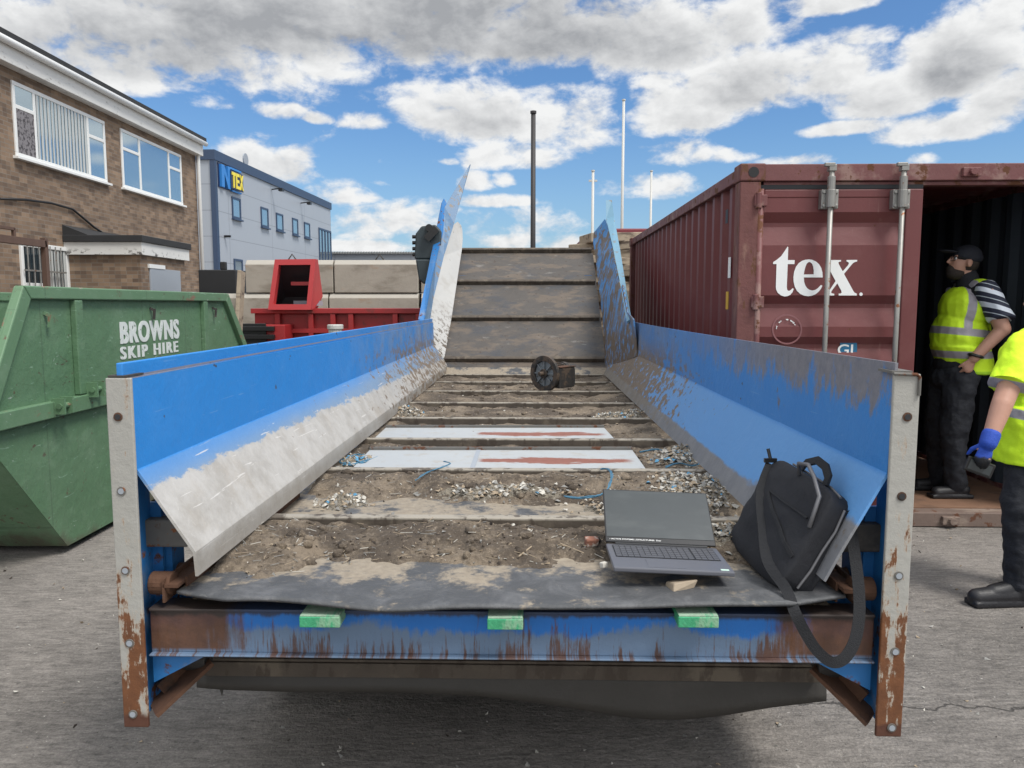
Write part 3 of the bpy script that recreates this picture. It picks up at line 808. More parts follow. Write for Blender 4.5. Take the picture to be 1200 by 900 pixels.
# ------------------------------------------------------------------ brick office building
WX = -8.7
bk = empty('brick_building', (WX - 4, 13, 0), 0, 'two storey brown brick office block with white fascia and wide white framed windows', 'building')
top = on_x(228, 163, WX)
Y1, ZR = top.y, top.z
b = MB(); b.bb(WX - 9, WX, 3, Y1, 0, ZR - .45); obj('wall', b, 'brick_wall', bk)
b = MB(); b.bb(WX - 9.1, WX + .28, 2.9, Y1 + .12, ZR - .06, ZR + .04); obj('roof', b, 'roof_felt', bk)
b = MB(); b.bb(WX - 9.05, WX + .2, 2.95, Y1 + .06, ZR - .45, ZR - .062); obj('fascia', b, 'fascia_white', bk, bevel=.01)
b = MB(); b.tube([(WX + .27, 3, ZR - .12), (WX + .27, Y1 + .1, ZR - .12)], .062, 10); obj('gutter', b, 'upvc_white', bk, smooth=True)
b = MB(); b.tube([(WX + .16, Y1 - .06, ZR - .2), (WX + .1, Y1 - .06, ZR - .5), (WX + .1, Y1 - .06, .05)], .05, 10); obj('downpipe', b, 'upvc_white', bk, smooth=True)

def wall_window(name, px0, px1, pyt, pyb, splits, blind=False, board=False):
    p0, p1 = on_x(px0, pyt[0], WX), on_x(px1, pyt[1], WX)
    q0, q1 = on_x(px0, pyb[0], WX), on_x(px1, pyb[1], WX)
    y0, y1 = p0.y, p1.y; zt = (p0.z + p1.z) / 2; zb = (q0.z + q1.z) / 2
    fr = MB(); t = .07; xo, xi = WX + .03, WX - .06
    fr.bb(xi, xo, y0, y1, zt - t, zt); fr.bb(xi, xo, y0, y1, zb, zb + t)
    xs = [y0 + t/2] + [y0 + (y1 - y0) * s for s in (splits[0], splits[1])] + [y1 - t/2]
    for yy in xs: fr.bb(xi, xo - .002, yy - t/2, yy + t/2, zb + t, zt - t)
    zm = zt - (zt - zb) * .33
    for a, c in ((xs[0], xs[1]), (xs[2], xs[3])): fr.bb(xi, xo - .001, a + t/2, c - t/2, zm - t/2, zm + t/2)
    w = obj('window', fr, 'upvc_white', bk, bevel=.008)
    g_ = MB(); g_.bb(WX + .004, WX + .012, y0 + .03, y1 - .03, zb + .03, zt - .03); obj('pane', g_, 'window_glass', w)
    s_ = MB(); s_.bb(WX - .02, WX + .1, y0 - .06, y1 + .06, zb - .05, zb - .002); obj('sill', s_, 'upvc_white', w, bevel=.006)
    if board:
        s_ = MB(); s_.bb(WX + .013, WX + .022, xs[0] + t/2, xs[1] - t/2, zb + t, zm - t/2); obj('boarding', s_, 'mottled_board', w)
    if blind:
        s_ = MB(); n = 15
        a, c = xs[1] + t/2, xs[2] - t/2
        for i in range(n):
            yy = a + (c - a) * (i + .5) / n
            s_.box((WX + .016, yy, (zb + zt) / 2), (.004, (c - a) / n * (.42 + .3 * random.random()), zt - zb - 2*t), Matrix.Rotation(.1, 3, 'Z'))
        obj('blind', s_, 'blind_white', w)
wall_window('w', 12, 121, (95, 141), (183, 212), (.2, .78), True, True)
wall_window('w', 140, 211, (152, 180), (221, 238), (.27, .76))
# ground floor window behind bars
p0, p1 = on_x(22, 292, WX), on_x(78, 292, WX)
fr = MB(); zt = 2.62
for a, c in ((p0.y, p0.y + .08), (p0.y + .62, p0.y + .7), (p1.y - .75, p1.y - .67), (p1.y - .08, p1.y)): fr.bb(WX - .04, WX + .04, a, c, .95, zt)
fr.bb(WX - .04, WX + .039, p0.y, p1.y, zt, zt + .08); fr.bb(WX - .04, WX + .039, p0.y, p1.y, .87, .95); fr.bb(WX - .04, WX + .038, p0.y + .08, p0.y + .62, 1.9, 1.98)
w = obj('window', fr, 'upvc_white', bk, bevel=.008)
s_ = MB(); s_.bb(WX + .004, WX + .012, p0.y + .05, p1.y - .05, .92, zt + .03); obj('pane', s_, 'dark_glass', w)
s_ = MB()
for i in range(7): s_.tube([(WX + .09, p0.y + .1 + i * .17, .9), (WX + .09, p0.y + .1 + i * .17, zt + .05)], .012, 8)
s_.beam((WX + .09, p0.y, 1.35), (WX + .09, p0.y + 1.25, 1.35), .03, .03); s_.beam((WX + .09, p0.y, 2.2), (WX + .09, p0.y + 1.25, 2.2), .03, .03)
obj('security_bars', s_, 'lock_rod', w)
s_ = MB()
n = 6
for i in range(n): s_.bb(WX + .014, WX + .02, p1.y - .66 + i * .1, p1.y - .6 + i * .1, .96, zt - .01)
obj('blind', s_, 'blind_white', w)
# porch with flat felt roof
PX = -7.27
b = MB(); b.bb(WX, PX, 15.2, 17.25, 0, 2.58); pr = obj('porch', b, 'brick_wall', bk)
b = MB(); b.bb(WX, PX + .12, 15.08, 17.37, 2.8, 2.93); obj('porch_roof', b, 'roof_felt', pr, bevel=.01)
b = MB(); b.bb(WX, PX + .08, 15.12, 17.33, 2.56, 2.8); obj('porch_fascia', b, 'fascia_peeling', pr)
b = MB(); b.prism([(WX, 15.1, 2.93), (WX, 15.1, 3.13), (WX + .5, 15.1, 2.93)], (0, 2.2, 0)); obj('flashing', b, 'roof_felt', pr)
b = MB(); b.bb(PX - .02, PX + .03, 15.55, 16.95, .1, 2.32); obj('door', b, 'grey_board', pr, bevel=.006)
b = MB(); b.bb(PX - .02, PX + .04, 15.5, 16.2, 2.32, 2.4); obj('door_frame', b, 'upvc_white', pr)
# cable slung across the brickwork
cp = [on_x(px, py, WX + .04) for px, py in ((0, 233), (30, 234), (60, 238), (85, 245), (97, 255), (110, 266), (119, 272))]
b = MB(); b.tube(cp, .022, 8); tag(obj('cable', b, 'black_cable', smooth=True), 'black cable slung across the brown brick wall above the porch', 'cable')
# brown steel frame standing by the ground floor window
b = MB()
a0, a1 = on_x(0, 285, WX + .7), on_x(52, 288, WX + .7)
b.beam((WX + .7, a0.y - .5, 2.62), (WX + .7, a1.y, 2.62), .09, .12); b.beam((WX + .7, a1.y, 0), (WX + .7, a1.y, 2.72), .09, .09)
b.beam((WX + .7, a0.y - .5, 0), (WX + .7, a0.y - .5, 2.72), .09, .09); b.beam((WX + .7, a0.y - .3, 2.8), (WX + .7, a0.y + .35, 2.8), .05, .05); b.beam((WX+.7, a0.y+.35, 2.64), (WX+.7, a0.y+.35, 2.82), .05, .05)
tag(obj('steel_frame', b, 'rusty_brown', bevel=.005), 'rusty brown steel frame standing before the barred ground floor window', 'frame')

# ------------------------------------------------------------------ grey clad building with roof sign
C0 = at(250, 178, 36); C1 = at(387, 240, 54.6)
ZN = C0.z
dN = Vector((C1.x - C0.x, C1.y - C0.y, 0)); LN = dN.length; dN.normalize()
nN = Vector((dN.y, -dN.x, 0))                     # outwards, to the right
gb = empty('clad_building', (C0.x - 6, C0.y + 8, 0), 0, 'long grey metal clad building with navy corner trim and a blue and yellow sign', 'building')
XF = Matrix(((dN.x, -nN.x, 0, C0.x), (dN.y, -nN.y, 0, C0.y), (0, 0, 1, 0), (0, 0, 0, 1)))  # local: s along wall, t inwards, z
def NW(px, py):
    a, bb_ = ray(px, py)
    # intersect x=a*Y, with wall line
    Y = (C0.x * dN.y - C0.y * dN.x) / (a * dN.y - dN.x)
    s = (Y - C0.y) / dN.y
    return s, CAM_Z + bb_ * Y
b = MB(XF); b.bb(0, LN, 0, 14, 0, ZN - .35); obj('wall', b, 'cladding_grey', gb)
b = MB(XF); b.bb(-.08, LN + .05, -.08, 14.1, ZN - .35, ZN + .1); b.bb(-.06, .17, -.06, .17, 0, ZN - .352); obj('trim', b, 'trim_navy', gb)
for (x0, x1, yt, yb) in ((271, 281, 230, 255), (305, 313.5, 242, 265), (323, 331, 249, 269.5), (342, 348.5, 255, 274.5), (356, 362.5, 260, 278), (273.5, 283.5, 303, 330)):
    s0, zt = NW(x0, yt); s1, _ = NW(x1, yt); _, zb = NW(x0, yb)
    b = MB(XF); t = .1
    b.bb(s0, s1, -.05, .02, zt - t, zt); b.bb(s0, s1, -.05, .02, zb, zb + t); b.bb(s0, s0 + t, -.049, .02, zb + t, zt - t); b.bb(s1 - t, s1, -.049, .02, zb + t, zt - t)
    w = obj('window', b, 'trim_navy', gb)
    b = MB(XF); b.bb(s0 + .05, s1 - .05, -.02, -.004, zb + .05, zt - .05); obj('pane', b, 'window_glass', w)
    b = MB(XF); b.bb(s0 - .05, s1 + .05, -.14, -.002, zb - .08, zb - .01); obj('sill', b, 'trim_navy', w)
s0, zt = NW(373, 266.5); s1 = LN - .1; zb = .9
b = MB(XF); b.bb(s0, s1, -.06, .02, zt - .12, zt); b.bb(s0, s1, -.06, .02, zb, zb + .12)
for i in range(5): b.bb(s0 + (s1 - s0 - .14) * i / 4, s0 + (s1 - s0 - .14) * i / 4 + .14, -.058, .02, zb + .12, zt - .12)
w = obj('window', b, 'trim_navy', gb)
b = MB(XF); b.bb(s0 + .05, s1 - .05, -.02, -.004, zb + .05, zt - .05); obj('pane', b, 'window_glass', w)
for px, py in ((318, 222), (352, 238)):
    s0, z0 = NW(px, py); b = MB(XF); b.beam((s0, -.02, z0), (s0, -.5, z0 + .05), .06, .06); b.box((s0, -.55, z0 - .02), (.3, .22, .16)); obj('floodlight', b, 'black_plastic', gb)
s0, z0 = NW(298, 197); b = MB(XF); b.cyl((s0, .5, ZN), (s0, .5, ZN + .45), .03, 8); b.cyl((s0, .42, ZN + .55), (s0, .48, ZN + .55), .32, 16); obj('satellite_dish', b, 'grey_board', gb)
s0, z0 = NW(263, 277); b = MB(XF); b.beam((s0, 0, z0), (s0, -.3, z0), .1, .1); obj('camera', b, 'black_plastic', gb)
b = MB(XF); b.bb(-.06, -.002, 1.6, 2.6, 6.55, 7.25); obj('wall_box', b, 'upvc_white', gb)
# the sign: blue N with a frame line, TEX in yellow on a dark slab
sg = empty('building_sign', XF @ Vector((2, -.1, 6)), 0, 'blue and yellow lettered sign high on the grey clad wall', 'sign')
sa, za = NW(255.5, 191.5); sb, _ = NW(279.5, 203.5); _, zb2 = NW(258, 219)
Hn = za - zb2; Wn = sb - sa
def sx(u, v): return Vector((sa + u * Wn, 0, zb2 + v * Hn))
def slab(polys, t0, t1, m, name):
    b = MB(XF)
    for pts in polys: b.prism([sx(u, v) + Vector((0, t0, 0)) for u, v in pts], (0, t1 - t0, 0))
    obj(name, b, m, sg)
slab([[(0, 0), (.13, 0), (.13, .62), (.3, .0), (.42, 0), (.42, 1.), (.3, 1.), (.3, .42), (.14, .98), (0, .98)][0:10]], -.16, -.05, 'sign_blue', 'letter_panel')
slab([[(-.05, -.03), (.46, -.03), (.46, 1.03), (-.05, 1.03)]], -.048, -.01, 'sign_navy', 'back_panel')
slab([[(.43, .93), (1.0, .93), (1.0, 1.02), (.43, 1.02)]], -.15, -.05, 'sign_blue', 'border')
slab([[(.5, -.05), (.98, -.05), (.98, .02), (.5, .02)]], -.15, -.05, 'sign_blue', 'border')
slab([[(.40, .05), (1.02, .05), (1.02, .87), (.40, .87)]], -.2, -.165, 'sign_navy', 'letter_back')
def let(polys, u0): slab([[(u0 + u * .175, .11 + v * .70) for u, v in p] for p in polys], -.235, -.201, 'sign_yellow', 'letter')
let([[(.34, 0), (.66, 0), (.66, .8), (1, .8), (1, 1), (0, 1), (0, .8), (.34, .8)]], .435)
let([[(0, 0), (1, 0), (1, .2), (.3, .2), (.3, .4), (.9, .4), (.9, .6), (.3, .6), (.3, .8), (1, .8), (1, 1), (0, 1)]], .63)
let([[(0, 0), (.25, 0), (.5, .38), (.75, 0), (1, 0), (.64, .5), (1, 1), (.75, 1), (.5, .62), (.25, 1), (0, 1), (.36, .5)]], .825)

# far low shed and the dark trailer behind the skip
b = MB(); b.bb(-14.5, 6, 62, 74, 0, 5.6); s_ = obj('warehouse', b, 'cladding_grey'); tag(s_, 'long low grey shed on the horizon behind the concrete blocks', 'warehouse')
b = MB()
for i in range(100): b.prism([(-14.8 + i * .21, 61.6, 5.6), (-14.8 + i * .21 + .105, 61.6, 5.78), (-14.8 + i * .21 + .21, 61.6, 5.6)], (0, 13, .4))
obj('roof', b, 'shed_roof', s_)
p = at(232, 316, 15.5); q = at(277, 337, 15.5)
b = MB(); b.bb(p.x, q.x, 15.5, 17, .35, p.z); b.bb(p.x + .1, q.x - .1, 15.55, 16.9, .0, .349); b.box(((p.x + q.x) / 2 + .1, 15.6, p.z + .08), (.12, .1, .16))
tag(obj('dark_trailer', b, 'black_sheet', bevel=.02), 'low black sheeted trailer behind the green skip', 'trailer')

# ------------------------------------------------------------------ concrete block wall
YB = 14.0
def block(x0, x1, row, y, label, group='interlocking concrete blocks', hook=None, ch=.06):
    H = .6; z0 = row * H
    e = empty('concrete_block', ((x0 + x1) / 2, y + .4, z0), 0, label, 'concrete block', group)
    b = MB(); g_ = .012
    b.prism([(x0 + g_, y, z0 + .004), (x0 + g_, y, z0 + H - .09), (x0 + g_, y + .09, z0 + H - .006), (x0 + g_, y + .8, z0 + H - .006), (x0 + g_, y + .8, z0 + .004)], (x1 - x0 - 2 * g_, 0, 0))
    b.m[3] = b.m[4] = 1
    obj('body', b, ['block_concrete', 'block_top_lit'], e, bevel=.012)
    if hook is not None:
        b = MB(); b.tube([(hook - .1, y + .12, z0 + H - .04), (hook, y + .12, z0 + H + .1), (hook + .1, y + .12, z0 + H - .04)], .014, 8); obj('lifting_loop', b, 'dark_steel', e)
X = lambda px, y=YB: at(px, 330, y).x
xa, xb, xc = X(287), X(391), X(490.5)
block(xa, xb, 3, YB, 'upper concrete block directly behind the red hopper mouth', hook=X(341))
block(xb, xc, 3, YB, 'upper concrete block with rusty stain beside the dark gearbox', hook=X(444))
block(xc + .02, xc + 1.6, 3, YB + .1, 'upper concrete block partly hidden by the ramp side')
xa2, xb2, xc2 = X(275), X(385), X(491)
block(xa2 - 1.7, xa2 - .02, 2, YB + .25, 'lower concrete block behind the leaning plank')
block(xa2, xb2, 2, YB - .05, 'second row concrete block flanking the red hopper', hook=X(350))
block(xb2, xc2, 2, YB - .05, 'second row concrete block with lifting loop right of the hopper', hook=X(440))
block(xc2 + .02, xc2 + 1.6, 2, YB, 'second row concrete block showing as a pale sliver by the ramp')
for r_ in (0, 1):
    for i in range(4):
        x0 = xa2 - 1.7 + i * 1.66
        block(x0, x0 + 1.65, r_, YB - .03 if i else YB + .22, 'concrete block low in the wall hidden behind the red machine', 'concrete blocks low in the wall')
# plank leaning by the skip
b = MB(); b.beam(at(268, 352, 9.6) - Vector((0, 0, 1.6)), at(283, 318, 9.9), .05, .16); tag(obj('plank', b, 'timber_old', bevel=.004), 'weathered timber plank leaning behind the far end of the green skip', 'plank')

# ------------------------------------------------------------------ red machine
YR = 10.8
rm = empty('red_machine', (at(385, 370, YR).x, YR + .6, 0), 0, 'red steel machine with open square hopper mouth behind the blue panel', 'machine')
x0, x1 = at(296, 370, YR).x, at(494, 370, YR).x
zt = at(400, 361.5, YR).z
b = MB(); b.bb(x0, x1, YR + .08, YR + 1.2, .5, zt - .07); obj('body', b, 'machine_red', rm, bevel=.01)
b = MB(); b.bb(x0 - .02, x1 + .02, YR - .02, YR + 1.25, zt - .07, zt); obj('top_rail', b, 'machine_red', rm, bevel=.006)
for px in (325, 364, 390, 411, 463, 490):
    b = MB(); xx = at(px, 370, YR).x; b.bb(xx - .035, xx + .035, YR - .01, YR + .08, .5, zt - .072); obj('rib', b, 'machine_red', rm, bevel=.004)
b = MB(); b.bb(x0, x1, YR - .012, YR + .078, zt - .34, zt - .28); obj('lower_rail', b, 'machine_red', rm)
b = MB(); b.bb(x0 - .1, x0 + .55, YR - .35, YR + .07, zt - .66, zt - .22); obj('engine_cover', b, 'machine_red', rm, bevel=.01)
b = MB()
for i in range(3): b.bb(x0 - .15, x0 + .42, YR - .42, YR - .355, zt - .30 - i * .11, zt - .24 - i * .11)
b.bb(x0 - .1, x0 + .3, YR - .38, YR - .352, zt - .56, zt - .2); obj('grille', b, 'black_plastic', rm, bevel=.006)
for lx in (x0 + .15, x1 - .15):
    for ly in (YR + .15, YR + 1.05):
        b = MB(); b.bb(lx - .06, lx + .06, ly - .06, ly + .06, 0, .5); obj('leg', b, 'machine_red', rm)
P4 = [at(314, 363, YR - .15), at(364, 363, YR - .15), at(370, 303.5, YR - .15), at(322, 304, YR - .15)]
c = sum(P4, Vector()) / 4
I4 = [c + (p - c) * .78 for p in P4]
b = MB(); 
vs = P4 + I4 + [p + Vector((0, .12, 0)) for p in P4] + [p + Vector((0, .12, 0)) for p in I4]
b.add(vs, [(i, (i+1) % 4, 4 + (i+1) % 4, 4 + i) for i in range(4)] + [(8 + i, 12 + i, 12 + (i+1) % 4, 8 + (i+1) % 4) for i in range(4)] + [(4 + i, 4 + (i+1) % 4, 12 + (i+1) % 4, 12 + i) for i in range(4)] + [(i, 8 + i, 8 + (i+1) % 4, (i+1) % 4) for i in range(4)])
hp = obj('hopper_frame', b, 'hopper_red', rm)
b = MB(); back = [p + Vector((-.1, .75, 0)) for p in P4]; back[2].z -= .5; back[3].z -= .5
f_ = [p + Vector((0, .121, 0)) for p in P4]
b.add(f_ + back, [(0, 1, 5, 4), (1, 2, 6, 5), (2, 3, 7, 6), (3, 0, 4, 7), (4, 5, 6, 7)])
obj('hopper', b, ['hopper_red', 'hopper_inside'], rm, solid=.02)
b = MB(); m_ = (I4[1] + I4[2]) / 2; b.beam(m_ + Vector((-.32, .3, .02)), m_ + Vector((.02, .3, .02)), .06, .05); obj('bracket', b, 'hopper_red', rm)
b = MB(); m_ = I4[0]; b.bb(m_.x + .18, m_.x + .5, YR + .2, YR + .6, m_.z - .02, m_.z + .05); obj('plate', b, 'grey_board', rm)
p = at(393, 386, 9.6); b = MB(); b.tube([p + Vector((0, 0, -1.45)), p + Vector((0, 0, .0))], .085, 16); b.tube([p + Vector((0, 0, .0)), p + Vector((0, 0, .06))], .1, 16)
tag(obj('vent_pipe', b, 'mast_white', smooth=False, bevel=.01), 'short pale capped pipe standing before the red machine', 'pipe')

# ------------------------------------------------------------------ masts and the heap on the right
def mast(px, pt, Y, r, m, label, group, cross=False):
    p = at(px, pt, Y)
    q = Vector((p.x + at(px, pt, Y).x * 0, Y, 0))
    e = empty('mast', q, 0, label, 'mast', group)
    b = MB(); b.tube([(q.x, Y, 0), (p.x, Y, p.z)], [r, r * .8], 12); obj('pole', b, m, e, smooth=True)
    b = MB(); b.cyl((p.x, Y, p.z), (p.x, Y, p.z + r * .8), r * 1.1, 10); obj('cap', b, m, e)
    if cross:
        b = MB(); b.beam((p.x - .14, Y, p.z - .3), (p.x + .14, Y, p.z - .3), .06, .06); obj('cross_arm', b, m, e)
mast(625, 133, 15, .055, 'mast_dark', 'thick dark mast rising straight up behind the conveyor ramp', 'masts behind the yard')
mast(731, 118, 26, .055, 'mast_white', 'tallest thin pale mast, right of the ramp', 'masts behind the yard')
mast(695, 201, 26, .055, 'mast_white', 'short pale mast with cross arm just right of the dark mast', 'masts behind the yard', True)
mast(763.5, 201, 26, .045, 'mast_white', 'short pale mast rising above the container side', 'masts behind the yard')
hx = at(728, 300, 13).x
p = at(690, 276, 14.5)
e = empty('red_trailer', (p.x + .8, 15, 0), 0, 'dark red trailer body standing behind the timber heap', 'trailer')
b = MB(); b.bb(p.x, p.x + 3.4, 14.5, 16.5, 1.0, p.z - .12); obj('body', b, 'dark_roof', e, bevel=.03)
b = MB(); b.bb(p.x - .06, p.x + 3.5, 14.4, 16.6, p.z - .12, p.z + .02); b.bb(p.x + .5, p.x + 3.3, 14.8, 16.2, p.z + .02, p.z + .16); obj('roof', b, 'dark_roof', e, bevel=.03)
for i in range(2):
    for yy in (14.7, 16.3):
        b = MB(); b.cyl((p.x + .8 + i * 1.6, yy - .12, .5), (p.x + .8 + i * 1.6, yy + .12, .5), .5, 20); obj('wheel', b, 'black_plastic', e)
random.seed(11)
z = 0
k = 0
while z < 2.72:
    h = random.uniform(.1, .2)
    xx = hx + random.uniform(-.12, .12)
    b = MB(); b.box((0, 0, 0), (random.uniform(1.1, 1.5), random.uniform(.5, .9), h), Matrix.Rotation(random.uniform(-.45, .45), 3, 'Z') @ Matrix.Rotation(random.uniform(-.05, .05), 3, 'Y'))
    for i, v in enumerate(b.v): b.v[i] = v + Vector((xx, 13 + random.uniform(-.02, .02), z + h / 2))
    tag(obj('timber_baulk', b, 'timber_old', bevel=.012), 'weathered timber baulk stacked in the heap beside the red container', 'timber baulk', 'timber baulks stacked by the container')
    z += h * .97
    k += 1
# ------------------------------------------------------------------ green skip
SX, SW = -2.85, 1.75
sk = empty('skip', (SX - SW / 2, 6.1, 0), 0, 'green steel waste skip with white stencilled lettering and sloped ends', 'skip')
PF = [(4.80, .05), (4.02, .95), (4.46, 1.70), (7.68, 1.70), (8.36, .95), (7.55, .05)]
b = MB()
for xx in (SX - .006, SX - SW): b.prism([(xx, y, z) for y, z in PF], (.006, 0, 0))
for i in (0, 5, 4):      # floor and the sloping ends, open top
    (y0, z0), (y1, z1) = PF[i], PF[(i + 1) % 6]
    if i == 5: (y0, z0), (y1, z1) = PF[5], PF[0]
    b.prism([(SX - SW, y0, z0), (SX - .004, y0, z0), (SX - .004, y1, z1), (SX - SW, y1, z1)], (0, .004, .006))
(y0, z0), (y1, z1) = PF[1], PF[2]
b.prism([(SX - SW, y0, z0), (SX - .004, y0, z0), (SX - .004, y0 + (y1-y0)*.6, z0 + (z1-z0)*.6), (SX - SW, y0 + (y1-y0)*.6, z0 + (z1-z0)*.6)], (0, .004, .006))
(y0, z0), (y1, z1) = PF[3], PF[4]
obj('body', b, 'skip_green', sk)
b = MB()                 # rim of folded section along the top and down the ends
rim = [(4.04, .98), (4.46, 1.70), (7.68, 1.70), (8.34, .98)]
inn = [(4.15, .98), (4.525, 1.622), (7.615, 1.622), (8.22, .98)]
for xx in (SX - .02, SX - SW - .04):
    for i in range(3):
        b.prism([(xx, *rim[i]), (xx, *rim[i + 1]), (xx, *inn[i + 1]), (xx, *inn[i])], (.06, 0, 0))
b.bb(SX - SW, SX, 7.63, 7.70, 1.60, 1.698)
obj('rim', b, 'skip_rim', sk, bevel=.008)
for yy, wd in ((5.02, .085), (7.1, .085)):
    b = MB(); b.bb(SX, SX + .04, yy - wd/2, yy + wd/2, 1.005, 1.618); obj('rib', b, 'skip_green', sk, bevel=.006)
b = MB(); b.bb(SX - .001, SX + .05, 4.02, 8.34, .90, 1.0); obj('rail', b, 'skip_rim', sk, bevel=.006)
for yy, z in ((4.72, .97), (5.1, 1.03)):
    b = MB(); b.bb(SX + .03, SX + .11, yy - .05, yy - .035, z - .05, z + .05); b.bb(SX + .03, SX + .11, yy + .035, yy + .05, z - .05, z + .05); b.cyl((SX + .08, yy - .06, z), (SX + .08, yy + .06, z), .018, 10); obj('lug', b, 'skip_rim', sk)
for px, py in ((52, 378), (176, 370), (249, 368)):
    p = on_x(px, py, SX); b = MB(); b.beam(p + Vector((0, 0, .06)), p + Vector((.035, .01, .04)), .018, .02); b.beam(p + Vector((.032, .01, .055)), p + Vector((.028, 0, -.03)), .016, .016); obj('hook', b, 'dark_steel' if px > 60 else 'skip_rim', sk)
def skip_text(body, px0, px1, pyt, pyb, bold, sp=1.0, passes=(0,)):
    p0, p1 = on_x(px0, (pyt + pyb) / 2, SX), on_x(px1, (pyt + pyb) / 2 - 2, SX)
    mid = on_x((px0 + px1) / 2, (pyt + pyb) / 2, SX)
    hz = (on_x((px0+px1)/2, pyt, SX).z - on_x((px0+px1)/2, pyb, SX).z)
    vs, fs = text_mesh(body, 1, bold, .0012, 1, sp)
    W = max(v.x for v in vs) - min(v.x for v in vs); H = max(v.y for v in vs) - min(v.y for v in vs)
    cx = (max(v.x for v in vs) + min(v.x for v in vs)) / 2; cy = (max(v.y for v in vs) + min(v.y for v in vs)) / 2
    vs = [Vector(((v.x - cx) * (p1.y - p0.y) / W, (v.y - cy) * hz / H, v.z)) for v in vs]
    mb = MB()
    for k, dx in enumerate(passes): place((vs, fs), (SX + .003 + .0004 * k, (p0.y + p1.y) / 2 + dx, mid.z), (0, 1, 0), (0, 0, 1), mb)
    obj('lettering', mb, 'skip_paint_white', sk, recalc=False)
skip_text('BROWNS', 140.5, 209, 375.5, 400, .026, 1.14, (-.008, .008))
skip_text('SKIP HIRE', 141, 208, 403, 417, .012, 1.3, (-.009, .009))

# ------------------------------------------------------------------ red shipping container
CY, CH, CW, CL = 5.42, 2.56, 2.44, 6.06
CYAW = R(-1.5)
CO = Vector((at(868, 192, CY).x, CY, 0))
ct = empty('shipping_container', CO, CYAW, 'dark red shipping container with white lettering on its closed left door, right door open', 'container')
CX = WM[ct.name]
def cu(px, py):
    a, r_ = ray(px, py)
    c, s = math.cos(CYAW), math.sin(CYAW)         # width direction (c, s), s < 0
    u = (a * CO.y - CO.x) / (c - a * s)
    return u, CAM_Z + r_ * (CO.y + u * s)
def corr(L, depth, step=.278):                    # trapezoid corrugation as an open profile
    pts = []; x = 0
    while x < L - .01:
        for dx, d in ((0, 0), (.072, 0), (.14, depth), (.21, depth)):
            if x + dx < L: pts.append((x + dx, d))
        x += step
    pts.append((L, 0))
    return pts
def sheet(name, pts3, ext, mats, th=.003):
    b = MB(CX); n = len(pts3); e = Vector(ext)
    pts3 = [Vector(p) for p in pts3]
    b.add(pts3 + [p + e for p in pts3], [(i, i + 1, n + i + 1, n + i) for i in range(n - 1)])
    return obj(name, b, mats, ct, solid=th, recalc=False)
sheet('side_wall', [(.05 + d, .12 + y, .15) for y, d in corr(CL - .24, .036)][::-1], (0, 0, CH - .25), ['container_red', 'container_inside'])
sheet('side_wall', [(CW - .05 - d, .12 + y, .15) for y, d in corr(CL - .24, .036)], (0, 0, CH - .25), ['container_red', 'container_inside'])
sheet('end_wall', [(.12 + x, CL - .06 - d, .15) for x, d in corr(CW - .24, .04)][::-1], (0, 0, CH - .25), ['container_red', 'container_inside'])
sheet('roof', [(.06, .1 + y, CH - .03 - d * .6) for y, d in corr(CL - .2, .02, .21)], (CW - .12, 0, 0), ['container_red', 'container_inside'])
b = MB(CX); b.bb(.07, CW - .07, .13, CL - .1, .07, .112); obj('floor', b, 'plywood_floor', ct)
b = MB(CX)
for xx in (.02, CW - .08): b.bb(xx, xx + .06, .17, CL - .17, 0.0, .149); b.bb(xx, xx + .06, .17, CL - .17, CH - .10, CH - .012)
b.bb(.17, CW - .17, CL - .09, CL - .03, CH - .11, CH - .012); b.bb(.17, CW - .17, CL - .09, CL - .03, .0, .149)
obj('side_rail', b, 'container_rail', ct, bevel=.006)
b = MB(CX); b.bb(.17, CW - .17, .0, .12, CH - .122, CH - .008); b.bb(.17, CW - .17, .03, .11, CH - .15, CH - .123); obj('header', b, 'container_rail', ct, bevel=.005)
b = MB(CX); b.bb(.17, CW - .17, .0, .128, .005, .107); obj('sill', b, 'sill_steel', ct, bevel=.005)
for xx in (0, CW - .15):
    for yy in (0, CL - .15):
        b = MB(CX); b.bb(xx + .004, xx + .146, yy + .004, yy + .146, .115, CH - .125); obj('corner_post', b, 'container_post', ct, bevel=.006)
        for z0 in (0, CH - .122):
            b = MB(CX); b.bb(xx - .003, xx + .175, yy - .003, yy + .165, z0, z0 + .12); cst = obj('corner_casting', b, 'container_post', ct, bevel=.01)
            if yy == 0:
                b = MB(CX); b.tube([(xx + .09, -.0055, z0 + .06), (xx + .09, .0, z0 + .06)], .036, 14); obj('socket', b, 'black_plastic', cst)
for u0 in (1.56, 2.06):                           # keeper brackets of the open door
    for z0 in (CH - .07, .055):
        b = MB(CX); b.bb(u0 - .06, u0 + .06, -.03, 0, z0 - .03, z0 + .03); b.cyl((u0, -.06, z0), (u0, 0, z0), .026, 10); obj('keeper', b, 'container_rail' if z0 > 1 else 'sill_steel', ct, bevel=.004)
